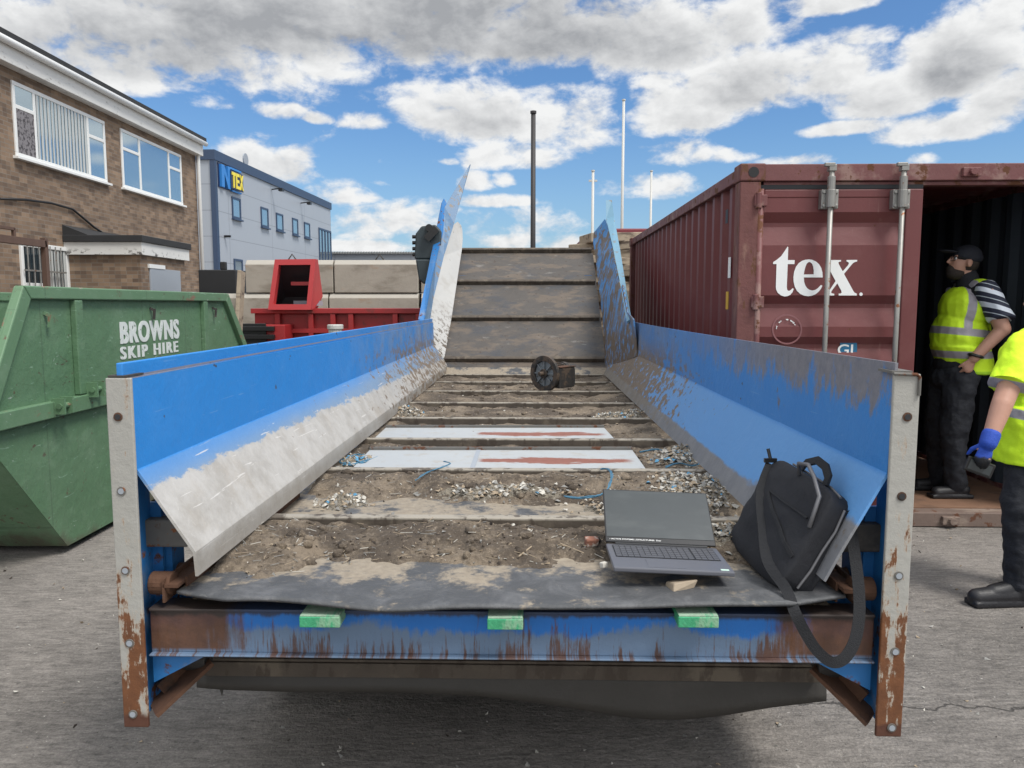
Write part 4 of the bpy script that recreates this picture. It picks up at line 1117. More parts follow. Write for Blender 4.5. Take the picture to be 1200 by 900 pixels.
# left door: two stiles, a panel with pressed grooves, hinges, rods, lettering
dl = empty('door', CO, CYAW)
COL.objects.unlink(dl); COL.objects.link(dl)
dl.parent = ct; dl.matrix_parent_inverse = Matrix(); dl.location = (0, 0, 0); dl.rotation_euler = (0, 0, 0)
WM[dl.name] = CX
du0, _ = cu(885, 300); du1, _ = cu(1080, 300)
_, dz1 = cu(950, 221); dz0 = .135
pu0, pu1 = du0 + .055, du1 - .115
b = MB(CX); FY = .02
b.bb(du0, pu0, FY, FY + .05, dz0, dz1); b.bb(pu1, du1, FY - .002, FY + .05, dz0, dz1)
b.bb(pu0, pu1, FY + .001, FY + .05, dz1 - .06, dz1 - .001); b.bb(pu0, pu1, FY + .001, FY + .05, dz0 + .001, dz0 + .08)
obj('door_frame', b, 'container_red', dl, bevel=.008)
prof = []
zf = lambda py: cu(980, py)[1]
prof.append((dz1 - .06, 0))
for a, m_, c in ((248, 262, 287), (346, 358, 383), (395, 406, 430)): prof += [(zf(a), 0), (zf(m_ - 2), 1), (zf(m_ + 3), 1), (zf(c), 0)]
for z in (.62,): prof += [(z + .02, 0), (z - .05, 1), (z - .07, 1), (z - .2, 0)]
prof.append((dz0 + .08, 0))
b = MB(CX); n = len(prof)
b.add([(pu0, FY + .004 + d * .036, z) for z, d in prof] + [(pu1, FY + .004 + d * .036, z) for z, d in prof], [(i, i + 1, n + i + 1, n + i) for i in range(n - 1)])
obj('door_panel', b, ['container_red', 'container_inside'], dl, solid=.003, recalc=False)
b = MB(CX); b.bb(.148, du0 - .004, .03, .06, dz0, dz1 + .01); b.bb(du0, du1, .028, .05, dz1 + .002, dz1 + .03); obj('seal', b, 'rubber_seal', dl)
b = MB(CX); b.tube([(du0 + .03, FY - .005, dz0), (du0 + .03, FY - .005, dz1)], .022, 12); obj('hinge_tube', b, 'container_rail', dl, smooth=True)
for py in (235, 354, 470, 570):
    z = cu(885, py)[1]; b = MB(CX); b.bb(.1, du0 + .07, -.012, FY - .002, z - .04, z + .04); b.cyl((.13, -.005, z - .055), (.13, -.005, z + .055), .022, 12); obj('hinge', b, 'container_rail', dl, bevel=.006)
for px in (968.5, 1052):
    u = cu(px + 2, 230)[0]
    b = MB(CX); b.tube([(u, -.05, .02), (u, -.05, CH - .02)], .0175, 14); rod = obj('lock_rod', b, 'lock_rod', dl, smooth=True)
    b = MB(CX); b.box((u, -.048, CH - .045), (.05, .05, .045)); b.box((u - .02, -.06, CH - .025), (.07, .03, .025)); b.tube([(u, -.05, CH - .2), (u, -.05, CH - .1)], .026, 12); obj('cam_lock', b, 'lock_rod', rod, bevel=.004)
    for z in (cu(px, 234)[1], 1.0, .4):
        b = MB(CX); b.bb(u - .058, u + .058, -.035, FY + .002, z - .065, z + .065); b.tube([(u, -.05, z - .06), (u, -.05, z + .06)], .032, 14)
        for du in (-.042, .042):
            for dz in (-.045, .045): b.cyl((u + du, -.046, z + dz), (u + du, -.03, z + dz), .012, 8)
        obj('rod_bracket', b, 'lock_rod', rod, bevel=.004)
    b = MB(CX); z = .95; b.beam((u, -.07, z), (u + (.3 if px < 1000 else -.3), -.08, z - .02), .03, .045); obj('handle', b, 'lock_rod', rod, bevel=.004)
def door_art(polys, mname, name, y=FY + .0005, sc_=10., ox=900, oy=280):
    vf = poly_mesh([[(lambda q: (q[0], q[1]))(cu(ox + x / sc_, oy + yv / sc_)) for x, yv in p] for p in polys], .0006)
    b = MB(CX); b.add([(v.x, y - v.z, v.y) for v in vf[0]], vf[1])
    return obj(name, b, mname, dl, recalc=False)
tP = [(240,88),(249,92),(244,245),(325,246),(322,293),(243,293),(232,560),(236,592),(246,606),(262,608),(285,592),(300,576),(314,586),(300,622),(272,655),(240,670),(205,674),(160,660),(125,630),(106,590),(103,560),(112,293),(70,292),(72,270),(120,238),(165,200),(200,150),(225,112)]
eO = [(655,450),(432,450),(436,500),(450,545),(470,575),(495,594),(530,603),(565,597),(595,578),(618,555),(634,538),(650,548),(636,580),(610,615),(570,648),(530,664),(485,671),(435,664),(390,644),(352,608),(326,560),(312,500),(310,445),(318,385),(340,325),(372,282),(412,254),(455,241),(490,238),(530,242),(575,262),(612,295),(638,340),(652,395)]
eH = [(432,415),(548,413),(549,370),(543,325),(530,290),(513,273),(497,269),(480,274),(463,295),(448,335),(438,378)]
xP = [(692,245),(870,245),(870,262),(848,267),(838,275),(846,298),(890,378),(950,310),(962,290),(960,274),(945,266),(935,262),(935,245),(1060,243),(1060,262),(1035,268),(1010,282),(905,408),(1015,610),(1030,630),(1055,641),(1055,662),(842,662),(842,641),(866,639),(878,628),(872,604),(826,520),(762,605),(752,625),(762,637),(790,642),(790,662),(680,662),(680,644),(705,634),(725,615),(806,492),(722,335),(712,290),(705,275),(692,264)]
dP = [(1105 + 20 * math.cos(a * .524), 647 + 20 * math.sin(a * .524)) for a in range(12)]
gA = (FY + .003)
door_art([tP, eO, eH, xP, dP], 'white_print', 'lettering', FY + .0015)
ring = lambda r0, cx_, cy_, n=40: [(cx_ + r0 * math.cos(2 * math.pi * i / n), cy_ + r0 * math.sin(2 * math.pi * i / n)) for i in range(n)]
door_art([ring(178, 235, 1060), ring(160, 235, 1060)], 'sticker_trace', 'sticker_mark', FY + .0015)
random.seed(4)
arcs = []
for i in range(24):
    a = math.pi * (1.02 + .9 * i / 24); 
    if random.random() < .75:
        cx_, cy_ = 225 + 115 * math.cos(a), 1060 + 115 * math.sin(a); s_ = random.uniform(5, 11)
        arcs.append([(cx_ - s_, cy_ - s_), (cx_ + s_, cy_ - s_ * .6), (cx_ + s_ * .8, cy_ + s_), (cx_ - s_ * .7, cy_ + s_ * .7)])
door_art(arcs, 'white_print', 'sticker_remnant', FY + .0015)
door_art([[(880, 1215), (1080, 1215), (1080, 1420), (880, 1420)]], 'sticker_blue', 'sticker', FY + .0335)
vs, fs = text_mesh('GL', 1, .012, .0006)
u0, z0 = cu(997, 408); u1, _ = cu(1007, 408)
b = MB(CX); s_ = .105; b.add([(u0 + v.x * s_ * 1.15, FY + .0325 - v.z, z0 - .018 + v.y * s_) for v in vs], fs); obj('lettering', b, 'white_print', dl, recalc=False)
# right door swung right round against the outer wall
b = MB(CX); b.bb(CW + .06, CW + .11, .05, 1.22, .135, dz1); od = obj('open_door', b, 'container_red', ct, bevel=.008)
# side markings
for py, px0, px1, m_, h in ((313, 848.5, 852, 'white_print', 24), (352, 846, 849.5, 'sticker_yellow', 21), (250, 840, 843, 'container_inside', 16)):
    a0, r0 = ray(px0, py); Yp = 5.75; pz = CAM_Z + r0 * Yp
    Yv = {313: .38, 352: .42, 250: .5}[py]
    b = MB(CX); b.bb(.046, .049, Yv, Yv + .07, pz - h / 2 * Yp / 901, pz + h / 2 * Yp / 901); obj('marking', b, m_, ct)

# ------------------------------------------------------------------ blue belt feeder
MYAW = R(-1.3)
cv = empty('conveyor', (-.012, 2.1, 0), MYAW, 'worn blue waste conveyor with cleated rubber belt rising to a steep ramp', 'conveyor')
M = WM[cv.name]; Mi = M.inverted()
def loc(px, py, Y): return Mi @ at(px, py, Y)
DECK, CLT = .748, .813
RX, RZ, RT = 10.97 - 2.1, CAM_Z + .778, .6745           # ramp top (local y, z) and slope
ry = lambda y: RZ - .07 - (RX - y) * RT                  # belt height on the ramp
# belt: deck, bend, ramp
path = [(y, DECK) for y in (.42, 1.2, 2, 3, 4, 5, 6, 6.35)] 
ys = RX - (RZ - .07 - DECK) / RT
path += [(ys + d, DECK + max(0, d) * RT + (.035 if d == 0 else 0)) for d in (-.12, 0, .18)]
b = MB(M)
pp = sorted(path)
b.add([(s * .97, y, z) for y, z in pp for s in (-1, 1)], [(2*i, 2*i+1, 2*i+3, 2*i+2) for i in range(len(pp) - 1)])
obj('belt', b, 'belt_rubber', cv, recalc=False)
b = MB(M)
def rampf(u, v):
    y = ys + .18 + (RX + .02 - ys - .18) * v
    return (-.95 + 1.9 * u, y, ry(y) + .006 * mnoise.noise((u * 5, v * 9, 3)))
b.grid(rampf, 40, 60); obj('ramp_belt', b, 'ramp_belt', cv, smooth=True, recalc=False)
# loose front edge of the belt, wavy
b = MB(M)
def matf(u, v):
    x = -.965 + 1.93 * u; y = -.02 + .46 * v
    w = (1 - v) ** 1.6
    drop = .010 * math.sin(x * 3.1 + .6) + .016 * math.exp(-((x + .36) / .16) ** 2) - .014 * math.exp(-((x - .6) / .35) ** 2)
    y += -.02 * w * math.exp(-((x + .3) / .25) ** 2) + (abs(x) > .8) * w * .05 * (abs(x) - .8) / .13
    edge = .006 * mnoise.noise((x * 5, 7, 0)) 
    return (x, y + edge * w, DECK + .003 - drop * w + .004 * mnoise.noise((x * 4, y * 6, 1)))
b.grid(matf, 90, 20); obj('belt_end', b, 'belt_rubber', cv, smooth=True, recalc=False, solid=.009)
# cleats: flat run and ramp
def cleat(y, z, tilt):
    b = MB()
    rot = Matrix.Rotation(tilt, 3, 'X')
    b.box(rot @ Vector((0, 0, -.0335)), (1.86, .012, .067), rot); b.box(rot @ Vector((0, .024, -.005)), (1.859, .036, .010), rot)
    b.xf = None
    mb = MB(M); mb.add([Vector(v) + Vector((0, y, z)) for v in b.v], b.f)
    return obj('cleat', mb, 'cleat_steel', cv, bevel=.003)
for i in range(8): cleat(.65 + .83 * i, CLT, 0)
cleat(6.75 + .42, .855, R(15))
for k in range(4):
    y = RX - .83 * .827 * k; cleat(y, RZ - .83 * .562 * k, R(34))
# side panels: upright, inward slope, lip
def side(s):
    b = MB(M)
    top = 1.387 if s < 0 else 1.432
    pr = [(1.062, top), (1.054, 1.125), (.897, .885), (.893, .815)] if s < 0 else [(1.062, top), (1.054, 1.125), (.932, .895), (.892, .815)]
    y0, y1 = .0165, (6.82 if s < 0 else 6.5)
    n = 14
    vs, fs = [], []
    for j in range(n + 1):
        f = j / n; y = y0 + (y1 - y0) * f
        for k, (x, z) in enumerate(pr):
            yy = y
            zz = z - (.012 * math.sin(f * 3.1) if k == 0 else 0)
            xx = x + .006 * mnoise.noise((f * 6, k * 3, s))
            vs.append((s * xx, yy, zz))
    for j in range(n):
        for k in range(3): fs.append((j*4+k, j*4+k+1, (j+1)*4+k+1, (j+1)*4+k))
    b.add(vs, fs)
    o = obj('side_panel', b, 'panel_blue_left' if s < 0 else 'panel_blue_right', cv, solid=.008, recalc=False)
    for k in range(5):
        b = MB(M); b.bb(s * 1.075, s * 1.10, .9 + 1.3 * k, .96 + 1.3 * k, .62, 1.27 if s < 0 else 1.35); obj('stiffener', b, 'frame_blue', cv)
    return o
side(-1); side(1)
b = MB(M); b.bb(-1.092, -1.074, .01, 6.9, 1.28, 1.428); obj('outer_board', b, 'panel_blue_left', cv, bevel=.003)
def plate(pts, m_, name='ramp_side', th=.012):
    P = [at(*p) for p in pts]
    b = MB(); n = len(P); c = sum(P, Vector()) / n
    b.add(P, [list(range(n))])
    return obj(name, b, m_, cv, solid=th, recalc=False)
def strip(A, B, m_, name='ramp_side', th=.012):       # quads between two edges
    b = MB(); n = len(A)
    b.add([at(*p) for p in A] + [at(*p) for p in B], [(i, i + 1, n + i + 1, n + i) for i in range(n - 1)])
    return obj(name, b, m_, cv, solid=th, recalc=False)
fold = [(487, 452, 8.75), (500, 400, 9.0), (507, 353, 9.6), (520, 300, 10.4), (530, 264, 10.95), (536, 260, 11.05), (540, 264, 11.1)]
belt_e = [(502, 452, 8.55), (521, 418, 9.0), (529, 372, 9.6), (536, 325, 10.3), (541, 292, 10.9), (542, 280, 11.0), (541.5, 270, 11.08)]
strip(fold, belt_e, 'ramp_white')
strip([(500, 403, 8.98), (507, 353, 9.6), (520, 300, 10.4), (532, 262, 10.98), (551.5, 193, 11.72)], [(494.5, 376, 8.95), (503.5, 329, 9.7), (512, 287, 10.5), (521, 243, 11.05), (550.5, 193, 11.7)], 'ramp_blue')
strip([(497, 377, 8.94), (506.5, 324, 9.75), (516.5, 282, 10.55), (526, 252, 11.05), (527, 246, 11.1)], [(490.5, 375, 8.96), (500, 327, 9.78), (508.5, 283, 10.6), (517.5, 238, 11.05), (520, 233, 11.12)], 'frame_blue', 'outer_board', .02)
strip([(711, 435, 8.7), (708.5, 393, 9.35), (704, 350, 9.95), (698, 300, 10.85), (695.5, 284, 10.98), (696, 273, 11.0)], [(747, 417, 7.0), (733, 375, 7.6), (727, 340, 8.6), (718, 295, 10.0), (713, 268, 10.75), (709, 257, 10.85)], 'ramp_blue_dirty')
strip([(735, 378, 7.4), (727.5, 336, 8.65), (718.5, 292, 10.05), (710.5, 257, 10.8), (710, 235, 10.95)], [(740, 374, 7.4), (733.5, 335, 8.65), (726.5, 292, 10.05), (719.5, 254, 10.8), (717, 235, 10.95)], 'ramp_edge', 'outer_board', .02)
strip([(747, 417, 7.0), (733, 375, 7.6), (727, 340, 8.6)], [(743, 374.5, 7.0), (736, 366, 7.6), (730, 333, 8.6)], 'ramp_blue_dirty')
# end posts with their bolts
def post(s, x, z0, z1, holes):
    b = MB(M); b.bb(x - .036, x + .036, .0, .012, z0, z1)
    o = obj('post', b, 'post_white', cv, bevel=.003)
    b = MB(M); b.bb(x - .005, x + .005, .0122, .135, z0 + .01, z1 - .01); b.bb(x - .036, x + .036, .1352, .145, z0 + .02, 1.0)
    obj('post_web', b, 'frame_blue', o)
    for px, py, k in holes:
        p = Mi @ at(px, py, 2.1)
        b = MB(M); b.tube([(p.x, -.003, p.z), (p.x, .001, p.z)], .0125, 16); b.tube([(p.x, -.0045, p.z), (p.x, -.0038, p.z)], .0085, 12, m=1)
        obj('bolt', b, ['rusty_steel' if k < 2 else 'bracket_grey', 'rubber_seal' if k == 0 else 'grey_board'], o)
    return o
post(-1, (Mi @ at(132.5, 447, 2.1)).x, .365, 1.387, [(133, 490, 0), (137, 578, 2), (142, 672, 2), (147, 758, 2), (151, 842, 2)])
post(1, (Mi @ at(1058.5, 441, 2.1)).x, .365, 1.403, [(1058, 487, 0), (1051.5, 579, 0), (1048, 671, 2), (1044, 759, 2), (1040, 847, 2)])
b = MB(M); b.bb(1.045, 1.10, .004, .09, 1.404, 1.411); b.tube([(1.045, -.004, 1.404), (1.108, -.004, 1.402), (1.116, -.004, 1.395), (1.116, -.004, 1.345)], .0045, 8); obj('post_cap', b, 'bracket_grey', cv)
b = MB(M); b.bb(-1.112, -1.06, .002, .1, 1.388, 1.394); obj('post_cap', b, 'dark_steel', cv)
# front cross beam
b = MB(M); b.bb(-1.047, 1.047, .04, .1, .577, .703); b.bb(-1.046, 1.046, .02, .12, .571, .5775); b.bb(-1.046, 1.046, .03, .12, .7025, .712); obj('cross_beam', b, 'beam_blue', cv, bevel=.004)
for s in (-1, 1):
    b = MB(M); b.prism([(s * 1.047, .045, .571), (s * .875, .045, .571), (s * 1.047, .045, .48)], (0, .012, 0)); obj('gusset', b, 'frame_blue', cv)
for s in (-1, 1):
    b = MB(M); b.beam((s * 1.06, .06, .385), (s * .93, .16, .50), .09, .012); b.beam((s * 1.05, .1, .42), (s * .92, .25, .545), .012, .07); obj('brace', b, 'rusty_steel', cv)
    b = MB(M); b.bb(s * 1.03, s * 1.075, .16, .24, .58, 1.05); obj('upright', b, 'frame_blue', cv)
    b = MB(M); b.bb(s * .955, s * 1.085, .10, .155, .872, .955); obj('bracket', b, 'bracket_grey' if s < 0 else 'dark_steel', cv, bevel=.006)
    b = MB(M); b.bb(s * 1.0, s * 1.05, .2, 6.5, .6, .72); obj('side_rail', b, 'frame_blue', cv)
    b = MB(M); b.bb(s * .955, s * 1.0, .03, 1.2, .775, .785); b.bb(s * .995, s * 1.002, .03, 1.2, .73, .80); b.bb(s * .95, s * .956, .08, 1.2, .73, .79); obj('chain_guide', b, 'rusty_steel', cv)
    b = MB(M); b.tube([(s * 1.05, .07, .775), (s * .985, .07, .775)], .034, 18); obj('roller', b, 'rusty_steel', cv, bevel=.004)
    b = MB(M); b.tube([(s * 1.04, .2, .765), (s * .965, .2, .765)], .026, 16); obj('roller', b, 'rusty_steel', cv, bevel=.004)
    b = MB(M); b.tube([(s * 1.0, .16, .50), (s * .93, .16, .50)], .035, 16); obj('return_roller', b, 'dark_steel', cv, bevel=.004)
    for yl in (2.3, 5.6):
        b = MB(M); b.bb(s * .88, s * .98, yl, yl + .1, .012, .6); b.bb(s * .83, s * 1.03, yl - .05, yl + .15, 0, .012); obj('leg', b, 'frame_blue', cv)
    b = MB(M); b.bb(s * .8, s * .9, 8.4, 8.5, .012, ry(8.45) - .03); b.bb(s * .75, s * .95, 8.35, 8.55, 0, .012); obj('leg', b, 'frame_blue', cv)
for s in (-1, 1):
    b = MB(M); b.bb(s * .985, s * .995, .8, 6.5, .08, .56); obj('shade_skirt', b, 'frame_blue', cv)  # unseen plates added to keep side light off the ground underneath
b = MB(M); b.bb(-.95, .95, 2.3, 2.4, .45, .55); b.bb(-.95, .95, 5.6, 5.7, .45, .55); obj('cross_member', b, 'frame_blue', cv)
# belt coming back underneath, with a cleat bar and a sagging edge
b = MB(M)
def retf(u, v):
    x = -1.03 + 2.05 * u
    sag = .044 + .07 * math.exp(-((x - .55) / .36) ** 2) + .012 * math.sin(x * 2.2 + 1)
    wob = .006 * math.sin(x * 6) + .004 * mnoise.noise((x * 6, 2, 9))
    if v < .5: t_ = v / .5; return (x, .30 - .01 * t_, .385 - (sag + wob) * t_)
    t_ = (v - .5) / .5; return (x, .29 + .6 * t_, .385 - (sag + wob) * (1 - t_ * .3) - .01)
b.grid(retf, 60, 12); obj('return_belt', b, 'return_rubber', cv, smooth=True, recalc=False, solid=.012)
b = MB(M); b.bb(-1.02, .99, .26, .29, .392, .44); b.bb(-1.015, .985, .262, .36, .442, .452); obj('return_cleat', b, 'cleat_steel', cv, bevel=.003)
b = MB(M); b.bb(-.98, .98, .85, 6.6, .14, .30); obj('shade_block', b, 'dark_steel', cv, bevel=.01)  # unseen box added low under the belt to deepen the shade there
b = MB(M); b.bb(-1.0, 1.0, .3, 6.5, .50, .515); obj('under_pan', b, 'return_rubber', cv)
b = MB(M)
for s, yy in ((-1, .3), (1, .3)): b.prism([(s * .965, yy - .01, .36), (s * .94, yy - .01, .36), (s * .95, yy - .01, .31)], (0, .006, 0))
obj('belt_tear', b, 'return_rubber', cv)
# drive gearbox on the ramp side
p0, p1 = at(487, 333, 10.6), at(513, 264, 10.6)
b = MB(); w = p1.x - p0.x; h = p1.z - p0.z; cxg = (p0.x + p1.x) / 2
b.prism([(p0.x, 10.5, p0.z + h*.42), (p1.x + .05, 10.5, p0.z + h*.42), (p1.x + .05, 10.5, p1.z - .08), (p1.x - .02, 10.5, p1.z), (p0.x + .1, 10.5, p1.z - .02), (p0.x + .02, 10.5, p1.z - .12)], (0, .32, 0))
b.prism([(p0.x + .06, 10.46, p0.z + .06), (p0.x + .12, 10.46, p0.z), (p1.x + .05, 10.46, p0.z + .02), (p1.x + .1, 10.46, p0.z + h*.415), (p0.x + .02, 10.46, p0.z + h*.415)], (0, .3, 0))
gbx = obj('gearbox', b, 'gearbox_green', cv, bevel=.02)
for k in range(4):
    b = MB(); b.cyl((p0.x - .03, 10.55, p0.z + h*(.5 + .1*k)), (p0.x + .02, 10.55, p0.z + h*(.5 + .1*k)), .025, 10); obj('bolt', b, 'black_plastic', gbx)
b = MB()
b.tube([(p1.x - .1, 10.5, p1.z - .05), (p1.x - .1, 10.42, p1.z - .05)], .05, 12); b.beam((p1.x-.14, 10.44, p1.z-.2), (p1.x + .0, 10.44, p1.z - .06), .05, .1)
obj('fitting', b, 'black_plastic', gbx)

# ------------------------------------------------------------------ soil, boards and litter on the deck
def slat_y(i): return .65 + .83 * i
def fb(x, y, s=0): return mnoise.fractal((x, y, s), .9, 2.1, 5)
def soil_h(i, x, y):
    n = fb(x * 2.3, y * 2.3, i * 7.); n2 = fb(x * 9, y * 9, 3 + i)
    if i == -1:
        edge = .26 + .09 * fb(x * 2.2, 1.3, 5) + .05 * fb(x * 7, 2.2, 8) - .17 * max(0, min(1, (-.62 - x) / .12)) + .04
        k = max(-.02, min(.05, (y - edge) * .28))
        return DECK + k + (.02 * n + .017 * n2 + .008 * fb(x * 26, y * 26, 2)) * (1 if k > 0 else .2)
    if i == 0:
        k = max(-.02, min(.05, (y - 1.13) * .2 + .035 * n + .02 * max(0, x - .3) * 3))
        return DECK + .002 + k + (.016 * n2 + .007 * fb(x * 26, y * 26, 4)) * (k > 0)
    base = .018 if i in (1, 2) else .03
    return DECK + base + .026 * n + .016 * n2 + (.03 * max(0, abs(x) - .55) * 2)
b = MB(M)
for i in range(-1, 8):
    y0 = .06 if i == -1 else slat_y(i) + .03
    y1 = .65 - .012 if i == -1 else min(slat_y(i + 1) - .012, ys + .1)
    nx, ny = (200, 70) if i < 1 else ((140, 50) if i < 3 else (80, 24))
    b.grid(lambda u, v: (-.93 + 1.86 * u, y0 + (y1 - y0) * v, soil_h(i, -.93 + 1.86 * u, y0 + (y1 - y0) * v)), nx, ny)
random.seed(9)
for _ in range(900):
    i = random.choice((-1, -1, -1, 0, 0, 0, 1, 2, 3, 4, 5))
    x = random.uniform(-.88, .88); y = random.uniform(.2, .62) if i == -1 else slat_y(i) + random.uniform(.05, .8)
    z = soil_h(i, x, y)
    if z < DECK + .006: continue
    r = .004 + random.random() ** 3 * .019
    q = MB(); q.ell((0, 0, 0), r * random.uniform(.8, 1.4), r * random.uniform(.7, 1.2), r * .75, None, 0, 8)
    b.add([v + Vector((x, y, z + r * .15)) + v.normalized() * r * .5 * mnoise.noise(v * 60 + Vector((x, y, 0)) * 9) for v in q.v], q.f)
tag(obj('soil', b, 'soil', recalc=False, smooth=True), 'dry brown soil and fibres lying between the conveyor cleats', 'soil', kind='stuff')
# crumbs and flakes
random.seed(21)
b = MB(M)
def crumb(x, y, z, r, m_):
    vs = []
    for _ in range(5):
        d = Vector((random.gauss(0, 1), random.gauss(0, 1), random.gauss(0, .5))); d.normalize()
        vs.append(Vector((x, y, z)) + d * r * random.uniform(.5, 1.3))
    b.add(vs, [(0, 1, 2), (0, 2, 3), (0, 3, 1), (1, 2, 4), (2, 3, 4), (3, 1, 4)], m_)
wts = [0] * 2 + [1] * 5 + [2] * 5 + [3] * 3
for _ in range(9500):
    i = random.choice((-1, -1, -1, 0, 0, 0, 0, 1, 1, 2, 3, 4, 5, 6))
    x = random.uniform(-.9, .9)
    y = random.uniform(.1, .63) if i == -1 else slat_y(i) + random.uniform(.04, .8)
    z = soil_h(i, x, y)
    if z < DECK + .004 and random.random() < .93: continue
    r = .0016 + random.random() ** 4 * .009
    crumb(x, y, max(z, DECK) + r * .3, r, random.choice(wts))
for _ in range(500):      # straws and fibres
    i = random.choice((-1, -1, 0, 0, 1))
    x = random.uniform(-.9, .9); y = random.uniform(.2, .62) if i == -1 else slat_y(i) + random.uniform(.06, .78)
    z = soil_h(i, x, y)
    if z < DECK + .004: continue
    a = random.uniform(0, 6.28); L = random.uniform(.012, .05)
    b.beam((x, y, z + .005), (x + L * math.cos(a), y + L * math.sin(a) * .7, z + .006 + random.uniform(0, .008)), .0016, .0016, m=random.choice((0, 1, 1, 3)))
tag(obj('crumbs', b, ['chip_white', 'chip_tan', 'chip_dark', 'chip_grey'], recalc=False), 'pale and dark crumbs, flakes and straws scattered over the soil', 'debris', kind='stuff')
# wads of shredded pale waste
b = MB(M)
def ground_z(x, y):
    i = max(-1, min(6, math.floor((y - .65) / .83)))
    return max(soil_h(i, x, y), DECK + .002)
def wad(px, py, Y, w, d, h, n, blue=.08):
    c = loc(px, py, Y)
    sd = random.uniform(0, 50)
    def mound(u, v):
        a, r_ = u * 6.2832, v
        k = 1 + .35 * mnoise.noise((math.cos(a) * 1.5, math.sin(a) * 1.5, sd))
        x = c.x + math.cos(a) * r_ * w * .95 * k; y = c.y + math.sin(a) * r_ * d * .95 * k
        x = max(-.905, min(.905, x))
        bmp = abs(mnoise.fractal((x * 28, y * 28, sd), .8, 2.1, 4))
        return (x, y, ground_z(x, y) - .012 + (h * .8 + .012) * (1 - r_ ** 2.2) * (.35 + 1.0 * bmp) + .012 * (1 - r_))
    b.grid(mound, 72, 22, 5)
    for _ in range(int(n * .8)):
        x = c.x + random.gauss(0, w * .45); y = c.y + random.gauss(0, d * .45)
        rr = ((x - c.x) / w) ** 2 + ((y - c.y) / d) ** 2
        if rr > 1.6 or abs(x) > .9: continue
        z = ground_z(x, y) + .004 + h * .8 * max(0, 1 - rr) * random.uniform(.4, 1)
        s_ = random.uniform(.005, .017); a = random.uniform(0, 6.28)
        pts = [Vector((math.cos(a + k * 1.257) * s_ * random.uniform(.4, 1.2), math.sin(a + k * 1.257) * s_ * random.uniform(.3, 1), random.uniform(-.5, .6) * s_)) + Vector((x, y, z)) for k in range(5)]
        cc = sum(pts, Vector()) / 5 + Vector((0, 0, random.uniform(0, .012)))
        m_ = 4 if random.random() < blue * .35 else random.choice((0, 0, 1, 1, 3, 3))
        b.add(pts + [cc], [(k, (k + 1) % 5, 5) for k in range(5)], m_)
wad(815, 568, 3.25, .17, .28, .05, 900); wad(800, 538, 3.95, .16, .2, .06, 700, .2); wad(755, 585, 3.1, .3, .15, .03, 300); wad(480, 481, 5.55, .12, .16, .06, 260); wad(728, 485, 5.45, .22, .14, .06, 320); wad(418, 538, 3.9, .1, .18, .04, 180, .5)
wad(850, 640, 2.6, .12, .12, .03, 160); wad(590, 570, 3.3, .4, .1, .02, 200, .02); wad(402, 575, 3.2, .12, .12, .03, 160)
tag(obj('shredded_waste', b, ['chip_white', 'chip_tan', 'chip_dark', 'chip_grey', 'chip_blue', 'fluff'], recalc=False), 'wads of shredded pale plastic and paper gathered at the belt edges', 'shredded waste', kind='stuff')
# sheet boards lying across the belt
def sheet_board(pts, z, label):
    P = [Mi @ at(px, py, Y) for px, py, Y in pts]
    c = sum(P, Vector()) / 4
    e = empty('metal_sheet', M @ Vector((c.x, c.y, z)), MYAW, label, 'metal sheet', 'white metal sheets on the belt')
    b = MB(M); b.prism([(p.x, p.y, z) for p in P], (0, 0, .006)); obj('sheet', b, 'white_sheet', e, bevel=.001)
    b = MB(M); b.beam((P[3].x, P[3].y + .012, z + .006), (P[2].x, P[2].y + .012, z + .006), .022, .03); obj('edge_strip', b, 'bracket_grey', e)
    return e, P
e1, P1 = sheet_board([(412, 553, 3.67), (757, 553, 3.67), (741, 531, 4.16), (433, 531, 4.16)], .79, 'nearer white metal sheet lying between cleats with long red brown worn patch')
b = MB(M); x0 = loc(557, 543, 3.9).x; b.bb(x0 - .012, x0 + .012, P1[0].y + .01, P1[2].y - .01, .7965, .798); obj('joint_strip', b, 'grey_board', e1)
sheet_board([(438, 516, 4.52), (720, 516, 4.52), (708, 503, 4.93), (452, 503, 4.93)], .79, 'farther white metal sheet lying between cleats, worn brown at its right end')
# ropes
def rope(pts, r, label, nsub=6):
    P = [Vector(p) for p in pts]; out = []
    for i in range(len(P) - 1):
        a, b_, c, d = P[max(i-1, 0)], P[i], P[i+1], P[min(i+2, len(P)-1)]
        for k in range(nsub):
            t_ = k / nsub
            out.append(.5 * ((2*b_) + (c - a)*t_ + (2*a - 5*b_ + 4*c - d)*t_*t_ + (3*b_ - a - 3*c + d)*t_**3))
    out.append(P[-1])
    b = MB(); b.tube(out, r * .55, 8)
    random.seed(len(out))
    for k in range(2):
        off = [p + Vector((random.uniform(-1, 1), random.uniform(-1, 1), random.uniform(0, .8))) * r * 1.6 for p in out]
        b.tube([(off[max(i-1,0)] + off[i] + off[min(i+1, len(off)-1)]) / 3 for i in range(len(off))], r * .3, 6)
    tag(obj('rope', b, 'rope_blue', smooth=True), label, 'rope', 'blue twine on the belt')
rope([at(662, 582, 3.05), at(675, 584, 3.04), at(690, 583, 3.05), at(704, 580, 3.08), at(714, 570, 3.15), at(716, 556, 3.35), at(712, 550, 3.5), at(704, 550, 3.56)], .006, 'blue twine curling over the cleat behind the open laptop')
rope([at(487, 563, 3.35), at(497, 556, 3.45), at(508, 551, 3.56), at(520, 547, 3.62), at(528, 543, 3.7), at(520, 541, 3.76)], .004, 'thin blue twine looped over the cleat in front of the nearer metal sheet')
